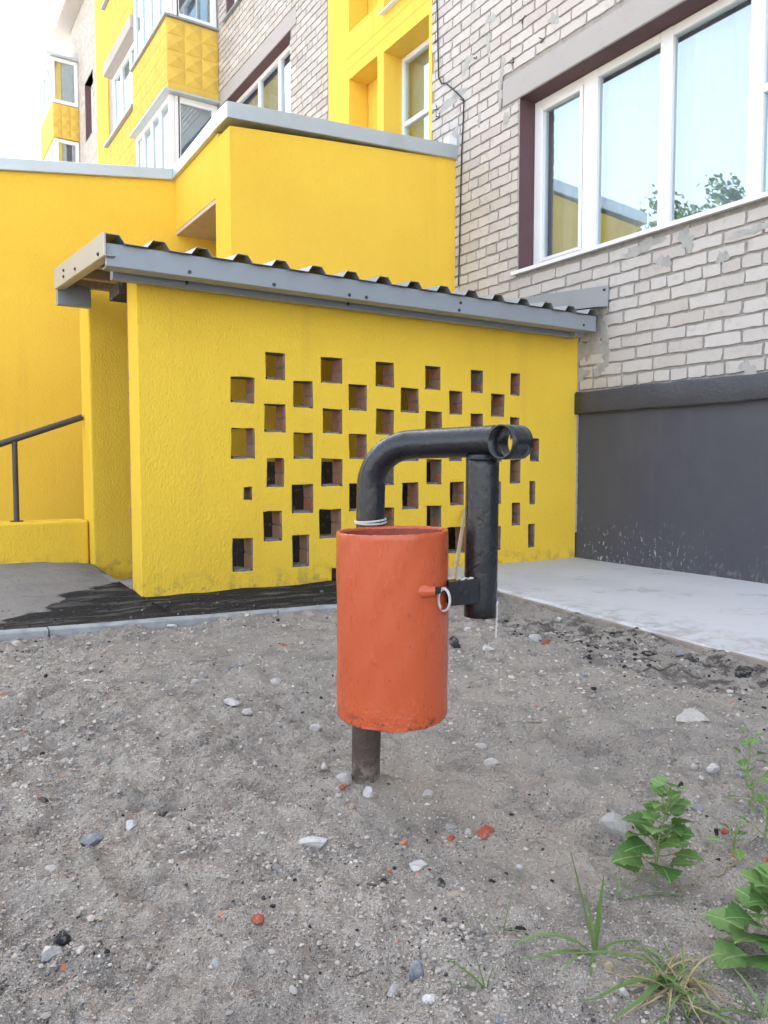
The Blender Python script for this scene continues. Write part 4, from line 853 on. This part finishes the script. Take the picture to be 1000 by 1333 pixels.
for a in [
    (633, 1085, 34, 20, 'red', 'largest brick-red shard, right of the bin post', 'brick shard'), (332, 1197, 22, 9, 'red', 'thin dark red shard lying left of centre in the foreground', 'brick shard'),
    (290, 1191, 17, 7, 'orange', 'faint flat orange flake beside the thin red shard', 'brick shard'), (86, 1260, 26, 15, 'orange', 'bright orange brick shard at bottom left', 'brick shard'),
    (526, 1098, 12, 11, 'orange', 'small pinkish-orange chip below the bin post', 'brick shard'), (588, 1091, 18, 11, 'red', 'small red chip just left of the largest red shard', 'brick shard'),
    (507, 1134, 10, 8, 'orange', 'tiny orange chip in front of the bin post', 'brick shard'), (544, 1139, 12, 6, 'orange', 'flat orange flake beside the pale stone below the bin', 'brick shard'),
    (711, 838, 16, 9, 'red', 'red shard touching a pale stone near the concrete apron', 'brick shard'), (608, 897, 14, 7, 'red', 'dull red flake right of the orange bin', 'brick shard'),
    (447, 1024, 12, 7, 'red', 'red chip at the foot of the pipe', 'brick shard'), (944, 1083, 12, 9, 'red', 'red chip beside the small seedling at right', 'brick shard'), (997, 1120, 10, 10, 'red', 'red shard at the right edge above the big weed', 'brick shard'),
    (370, 841, 12, 6, 'red', 'faint pink chip near the kerb, left of the bin', 'brick shard'), (884, 936, 14, 9, 'red', 'red brick bit stuck to the pale rubble slab at right', 'brick shard'),
    (900, 934, 46, 12, 'pale', 'pale flat rubble slab half sunk at right', 'stone', .22, 0, .5), (697, 834, 22, 13, 'pale', 'pale stone touching a red shard near the apron', 'stone'), (634, 846, 21, 12, 'white', 'white flat stone below the dangling cord', 'stone'),
    (448, 1016, 22, 26, 'pale', 'upright pale stone leaning on the left of the pipe foot', 'stone', .22, 0, .3), (478, 1035, 15, 22, 'white', 'white upright pebble in front of the pipe foot', 'stone'), (459, 1051, 12, 14, 'tan', 'brownish round pebble below the pipe foot', 'stone'),
    (462, 1074, 24, 15, 'grey', 'grey angular stone below the pipe foot', 'stone'), (404, 1096, 50, 22, 'white', 'wide chalky patch-like stone left of the pipe foot', 'stone', .22, 0, .42), (557, 1037, 21, 17, 'pale', 'pale cracked stone right of the pipe foot', 'stone'),
    (536, 1042, 9, 12, 'tan', 'small tan pebble between pipe foot and pale cracked stone', 'stone'), (586, 1078, 20, 10, 'grey', 'grey stone left of the largest red shard', 'stone'), (335, 1020, 18, 13, 'pale', 'rounded pale stone left of the bin post', 'stone'),
    (422, 999, 13, 11, 'pale', 'small pale pebble just left of the bin post', 'stone'), (169, 1077, 18, 14, 'white', 'white angular pebble alone at left', 'stone'), (122, 1099, 33, 22, 'blue', 'triangular blue-grey shard at left', 'stone', .28), (57, 1042, 12, 10, 'dark', 'round black cinder at far left', 'cinder'),
    (215, 1062, 13, 9, 'dark', 'small black cinder right of the white angular pebble', 'cinder'), (66, 1131, 22, 11, 'pale', 'pale dusty stone under the far left cinder', 'stone'), (83, 1223, 27, 24, 'dark', 'big black cinder lump at lower left', 'cinder'), (66, 1244, 28, 16, 'grey', 'flat grey stone beside the big cinder at lower left', 'stone'),
    (281, 1259, 20, 26, 'pale', 'oblong pale stone standing in the lower left soil', 'stone'), (541, 1267, 24, 28, 'blue', 'smooth blue-grey stone at bottom centre', 'stone', .12), (511, 1293, 20, 16, 'pale', 'pale stone below the smooth blue-grey one', 'stone'), (561, 1300, 24, 14, 'white', 'whitish stone beside the bottom centre grass', 'stone'),
    (575, 1151, 18, 17, 'dark', 'black cinder lump below the bin, centre right', 'cinder'), (596, 1165, 30, 13, 'tan', 'brown dusty stone beside the centre cinder lump', 'stone'), (663, 1212, 11, 12, 'dark', 'left one of two black cinders in the thin grass', 'cinder'), (678, 1212, 15, 16, 'dark', 'right one of two black cinders in the thin grass', 'cinder'),
    (626, 973, 17, 14, 'pale', 'pale round pebble right of the bin bottom', 'stone'), (641, 993, 24, 9, 'pale', 'flat pale stone right of the bin post', 'stone'), (678, 1131, 15, 11, 'white', 'white oval pebble between the red shard and tall weed', 'stone'), (545, 1128, 30, 11, 'white', 'flat whitish stone in the middle foreground', 'stone', .22, 0, .42),
    (800, 1076, 44, 30, 'pale', 'large pale stone behind the middle weed', 'stone', .16, 0, .3), (927, 1003, 18, 13, 'white', 'upper white pebble of the trio at right', 'stone'), (903, 1000, 12, 12, 'pale', 'left pale pebble of the trio at right', 'stone'), (926, 1008, 14, 10, 'white', 'lower white pebble of the trio at right', 'stone'), (965, 1014, 18, 13, 'grey', 'grey stone near the right edge seedlings', 'stone'),
    (720, 1063, 11, 10, 'pale', 'tiny pale pebble left of the large pale stone', 'stone'), (906, 1053, 20, 8, 'blue', 'flat dark stone right of the middle weed', 'stone'), (886, 1026, 10, 13, 'dark', 'small black cinder above the middle weed', 'cinder'), (932, 1082, 9, 9, 'dark', 'tiny black cinder left of the red chip at right', 'cinder'),
    (946, 1325, 32, 30, 'pale', 'big pale stone at the bottom right corner', 'stone', .2, 0, .25), (793, 1264, 15, 20, 'tan', 'tan pebble left of the dry grass tuft', 'stone'), (812, 1291, 16, 14, 'white', 'white pebble below the dry grass tuft', 'stone'), (590, 836, 14, 18, 'dark', 'black cinder lump right beside the orange bin', 'cinder'),
    (596, 843, 10, 9, 'dark', 'smaller cinder touching the lump beside the bin', 'cinder'), (255, 890, 16, 13, 'pale', 'upper pale stone left of the bin', 'stone'), (301, 915, 22, 11, 'white', 'flat white stone left of the bin', 'stone'), (324, 926, 17, 10, 'pale', 'flat pale stone below the flat white one left of the bin', 'stone'), (312, 868, 14, 9, 'grey', 'grey stone mound tip left of the bin', 'stone'),
    (360, 890, 18, 11, 'pale', 'pale stone midway between kerb and bin', 'stone'), (412, 950, 22, 12, 'pale', 'pale stones close to the bin bottom left', 'stone'), (115, 888, 12, 7, 'white', 'small white pebble at left midground', 'stone'), (134, 921, 14, 5, 'white', 'narrow white chip at left midground', 'stone'), (224, 815, 12, 5, 'white', 'white chip lying under the kerb', 'stone'),
    (844, 851, 22, 9, 'dark', 'flat black cinder near the apron edge', 'cinder'), (905, 862, 26, 9, 'dark', 'long black cinder crumb by the apron', 'cinder'), (965, 876, 30, 13, 'dark', 'black cinder heap crumb at the right edge', 'cinder'), (886, 852, 16, 8, 'grey', 'grey crumb among the black cinders by the apron', 'stone'), (760, 880, 13, 11, 'grey', 'grey pebble in front of the cinders', 'stone'),
    (728, 806, 12, 8, 'white', 'white pebble under the apron edge', 'stone'), (608, 820, 10, 8, 'white', 'small white pebble beside the drop pipe', 'stone'), (300, 1130, 12, 8, 'grey', 'little grey pebble left of centre foreground', 'stone'), (735, 1245, 10, 8, 'grey', 'little grey pebble left of the tall grass blades', 'stone'), (650, 1330, 18, 10, 'blue', 'bluish chip at the bottom edge', 'stone'),
    (170, 1300, 13, 9, 'grey', 'grey pebble at the bottom left foreground', 'stone'), (240, 1110, 12, 8, 'pale', 'pale pebble left of the chalky stone', 'stone'), (455, 1225, 12, 9, 'grey', 'grey pebble in the centre foreground', 'stone'), (380, 1290, 13, 9, 'pale', 'pale pebble at the bottom centre left', 'stone'), (430, 1150, 11, 8, 'tan', 'tan pebble in the centre foreground', 'stone')]:
    stone(*a)

# ------------------------------------------------------------------ weeds and grass
def leaf_mesh(kind, mat):
    """a toothed goosefoot blade along +X, length 1, folded along its midrib"""
    if kind == 0: half = [(0, .012), (.10, .16), (.20, .40), (.30, .38), (.36, .46), (.48, .34), (.55, .38), (.66, .24), (.73, .26), (.85, .11), (1, 0)]
    elif kind == 1: half = [(0, .01), (.12, .10), (.24, .24), (.34, .23), (.42, .30), (.55, .24), (.64, .25), (.78, .13), (1, 0)]
    else: half = [(0, .01), (.2, .10), (.45, .15), (.7, .10), (1, 0)]
    V = []; F = []
    bend = lambda x: -.28*x*x+.10*x
    for x, w_ in half: V += [(x, -w_, bend(x)+w_*.28+.02*math.sin(x*25)), (x, 0, bend(x)), (x, w_, bend(x)+w_*.28+.02*math.cos(x*21))]
    for i in range(len(half)-1):
        a = i*3; b = a+3; F += [(a, b, b+1, a+1), (a+1, b+1, b+2, a+2)]
    m = MB(); m.add(V, F, 0, True); return m.data('leaf', mat)
LM = {(k, q): leaf_mesh(k, mt) for k in (0, 1, 2) for q, mt in ((0, LEAF), (1, LEAF2))}
def weed(px, py, hpx, spread, nl, label, seed, big=1., cat='weed', kinds=(0, 0, 0, 1), lean=(0, 0), name='goosefoot_weed'):
    rr = random.Random(seed); p = on_z(px, py, 0); g = float(gh(np.array(p[0]), np.array(p[1]))); p = Vector(on_z(px, py, g)); d = math.hypot(p.x, p.y); hh = hpx/1000*d; sp = spread/1000*d
    t = thing(name, label, cat, p); top = Vector(RT)*lean[0]*hh + Vector(FH)*lean[1]*hh + Vector((0, 0, hh))
    sp_ = lambda s: top*s + Vector((.006*math.sin(s*5+seed), .006*math.cos(s*4), 0))*s
    m = MB(); m.tube([sp_(i/8)-Vector((0, 0, .01))*(i == 0) for i in range(9)], [.0026*(1-.6*i/8) for i in range(9)], 7)
    pts = []
    for i in range(nl):
        s = .10 + .88*(i/(nl-1))**.9; a = i*2.4+seed+rr.uniform(-.4, .4); L = sp*(1.05-.62*s)*rr.uniform(.75, 1.15)
        el = math.radians(rr.uniform(8, 32) + 42*s*s); stl = L*.55
        dr = Vector((math.cos(a)*math.cos(el), math.sin(a)*math.cos(el), math.sin(el))); q0 = sp_(s); q1 = q0+dr*stl
        m.tube([q0, q0+dr*stl*.5-Vector((0, 0, stl*.06)), q1], [.0013, .0011, .001], 5)
        o = link('leaf', LM[(rr.choice(kinds), 1 if (s > .8 or rr.random() < .12) else 0)], t); o.location = q1; o.scale = (L*.85*big, L*1.08*big, L*.8*big)
        o.rotation_euler = (rr.uniform(-.5, .5), -el*.55+rr.uniform(-.25, .25), a)
    m.build('stem', STEM, t); return t
weed(852, 1146, 118, 40, 38, 'leafy green weed growing in front of the large pale stone', 3, 1.2, lean=(.1, 0))
weed(1000, 1258, 108, 58, 36, 'biggest broad-leaved weed at the right edge', 9, 1.15, kinds=(0, 0, 0), lean=(.05, 0))
weed(972, 1022, 58, 34, 10, 'upper slender weed seedling near the right edge', 5, .9, kinds=(1, 0)); weed(978, 1052, 34, 26, 8, 'small seedling between the upper seedling and the red chip', 6, .9, kinds=(1,))
weed(956, 1112, 34, 32, 9, 'pale green tiny seedling beside the red chip at right', 8, .9, kinds=(2, 1)); weed(996, 1100, 55, 34, 10, 'seedling cut by the right edge above the biggest weed', 12, .9, kinds=(2, 1))
def blade(base, dirv, L, wdt, droop, mat, parent, twist=0.):
    V = []; F = []; n = 9; d = Vector(dirv); hz = Vector((d.x, d.y, 0)); hz = hz.normalized() if hz.length > 1e-4 else Vector((1, 0, 0)); sd_ = Vector((-hz.y, hz.x, 0))
    p = Vector((0, 0, -.004)); dr = d.normalized()
    for i in range(n+1):
        s = i/n; w_ = wdt*(.55+.9*s if s < .3 else .82*(1-((s-.3)/.7)**1.7))+.0001; sv = (sd_*math.cos(twist*s)+Vector((0, 0, 1))*math.sin(twist*s))
        V += [p-sv*w_, p+Vector((0, 0, -w_*.35)), p+sv*w_]; p = p+dr*(L/n); dr = (dr+Vector((0, 0, -droop/n))).normalized()
        if p.z < .0025: p.z = .0025; dr.z = max(dr.z, 0); dr = dr.normalized() if dr.length > 0 else hz
    for i in range(n): a = i*3; b = a+3; F += [(a, a+1, b+1, b), (a+1, a+2, b+2, b+1)]
    m = MB(); m.add(V, F, 0, True); o = m.build('blade', mat, parent); o.location = base; return o
def tuft(px, py, label, blades, cat='grass tuft', name='grass_tuft', jb=.006):
    p = on_z(px, py, 0); g = float(gh(np.array(p[0]), np.array(p[1]))); p = on_z(px, py, g); d = math.hypot(p[0], p[1]); t = thing(name, label, cat, p)
    for lat, fw, up, L, wd, dr, mt in blades:
        v = Vector(RT)*lat+Vector(FH)*fw+Vector((0, 0, up)); blade(Vector((random.uniform(-jb, jb), random.uniform(-jb, jb), 0)), v, L/1000*d*1.3, wd, dr, mt, t, random.uniform(-.5, .5))
    return t
tuft(775, 1240, 'upright green grass with broad blades left of the dry tuft', [(-.22, .1, 1, 112, .0068, .12, BLADE), (-.9, .1, .9, 105, .0045, 2.0, BLADE), (.12, .1, 1, 78, .0055, .3, BLADE), (.9, .2, .6, 75, .0032, 1.6, BLADE), (-1, -.2, .35, 75, .0035, 1.0, BLADE), (-.5, -.5, .5, 60, .003, 1.2, BLADE), (-.1, .2, 1, 60, .0045, .3, BLADE), (-.3, -.9, .3, 50, .003, 1.2, BLADE), (.3, .9, .7, 70, .002, 1.6, BLADE)])
rr = random.Random(4); bl = []
for i in range(90):
    a = rr.uniform(0, 6.28); dry = rr.random() < .62
    bl.append((math.cos(a), math.sin(a)*.8, rr.uniform(.1, 1.5), rr.uniform(25, 78), rr.uniform(.0008, .0020), rr.uniform(1.2, 5.5), DRY if dry else BLADE))
bl += [(-1, -.3, .45, 135, .0058, 1.1, BLADE), (-1, .2, .4, 110, .005, .9, BLADE), (-.8, -.6, .4, 120, .0055, 1.4, BLADE), (.5, .2, 1, 95, .0016, 2.8, DRY), (.9, .1, .9, 110, .0018, 2.9, DRY), (.2, -.6, .5, 80, .004, 1.2, BLADE)]
tuft(872, 1278, 'tangled half-dry grass tuft near the bottom right', bl, jb=.028)
bl = [(-1, -.2, .35, 115, .005, 1.1, BLADE), (-.9, -.5, .45, 125, .0055, 1.4, BLADE), (.8, -.3, .4, 80, .004, 1.2, BLADE), (.3, -.5, .6, 70, .004, 1.3, BLADE), (-.4, -.8, .4, 80, .004, 1.2, BLADE), (.6, .1, .4, 60, .002, 2, DRY), (-.5, .2, .5, 70, .002, 2, DRY)]
tuft(895, 1320, 'broad flat grass blades along the bottom edge under the dry tuft', bl)
tuft(632, 1290, 'sparse green grass sprig at the bottom centre', [(-.7, .3, .8, 62, .003, .9, BLADE), (-.9, -.1, .35, 80, .003, .9, BLADE), (-.2, .2, 1, 40, .002, .8, BLADE), (.2, .1, 1, 30, .0018, .8, BLADE), (.6, -.1, .4, 40, .0014, 1.5, DRY)])
tuft(655, 1215, 'thin grass sprig beside the two black cinders', [(-.3, 0, 1, 50, .0014, .6, BLADE), (.2, .1, 1, 62, .0014, .5, BLADE), (-.6, .2, .8, 45, .0012, 1.2, BLADE), (.5, -.3, .6, 35, .0012, 1.4, BLADE), (.9, 0, .5, 60, .001, 1.8, DRY)])
tuft(800, 1175, 'wispy flat grass left below the middle weed', [(1, .1, .2, 95, .002, .5, BLADE), (-.9, .1, .2, 70, .0018, .5, BLADE), (.6, .3, .7, 50, .0014, 1.3, BLADE), (.2, .5, .9, 45, .0012, 1, BLADE), (-.3, .3, .8, 40, .0012, 1.2, BLADE)])
tuft(992, 1325, 'small grass cut by the bottom right corner', [(-.6, .2, .8, 60, .003, 1, BLADE), (.3, .2, 1, 70, .003, .8, BLADE), (-.2, .6, .8, 50, .003, 1, BLADE), (-.9, 0, .4, 60, .003, 1, BLADE)])
def twig(a, b, label, r=.0014, mat=None):
    p = Vector(on_z(*a)); q = Vector(on_z(*b)); pts = []
    for i in range(9):
        s = i/8; c = p.lerp(q, s)+Vector((.004*math.sin(i*1.7+a[0]), .004*math.cos(i*1.3), 0)); c.z = float(gh(np.array(c.x), np.array(c.y)))+r*1.4; pts.append(c)
    m = MB(); m.tube(pts, r, 6); tag(m.build('dry_stalk', mat or DRY), label, 'stalk')
twig((925, 1140), (962, 1126), 'pale curved dry stalk above the biggest weed', .0016); twig((974, 1138), (1000, 1131), 'pale dry stalk at the right edge', .0014); twig((482, 1156), (506, 1147), 'short dark twig below the bin', .0022, BARK); twig((838, 868), (880, 862), 'dark twig near the apron edge', .003, BARK); twig((664, 934), (790, 930), 'long thin straw right of the bin', .0012)

# ------------------------------------------------------------------ trees across the yard, seen mirrored in the big window
def tree(x, y, h, label, seed):
    rr = random.Random(seed); t = thing('birch_tree', label, 'tree', (x, y, -.02), 'trees across the yard')
    m = MB(); m.tube([(0, 0, 0), (.1, .05, h*.3), (0, .1, h*.6), (.1, 0, h*.93)], [.17, .13, .08, .02], 10); limbs = []
    for i in range(22):
        z = h*(.25+.66*i/22); a = i*2.4; L = h*.24*(1.15-.8*i/22); e_ = Vector((L*math.cos(a), L*math.sin(a), z+L*.45)); limbs.append((Vector((.05, .05, z)), e_)); m.tube([(.05, .05, z), ((e_.x)/2, e_.y/2, z+L*.16), e_], [.05, .03, .01], 6)
    m.build('trunk', BARK, t); b = MB()
    for p, q in limbs:
        for k in range(210):
            c = p.lerp(q, rr.uniform(.35, 1.12))+Vector((rr.gauss(0, .26), rr.gauss(0, .26), rr.gauss(0, .24))); s_ = rr.uniform(.08, .16); n1 = Vector((rr.gauss(0, 1), rr.gauss(0, 1), rr.gauss(0, 1))).normalized(); n2 = n1.orthogonal().normalized(); n3 = n1.cross(n2)
            b.add([c-n2*s_, c+n3*s_*.6, c+n2*s_, c-n3*s_*.6], [(0, 1, 2, 3)])
    b.build('crown', CROWN, t)
tree(-17, 19.5, 11.7, 'leafy tree mirrored in the third window pane, left one', 1); tree(-19.5, 18.6, 12.5, 'leafy tree mirrored in the third window pane, middle one', 2); tree(-20.5, 16.6, 12.7, 'leafy tree mirrored in the third window pane, right one', 3)
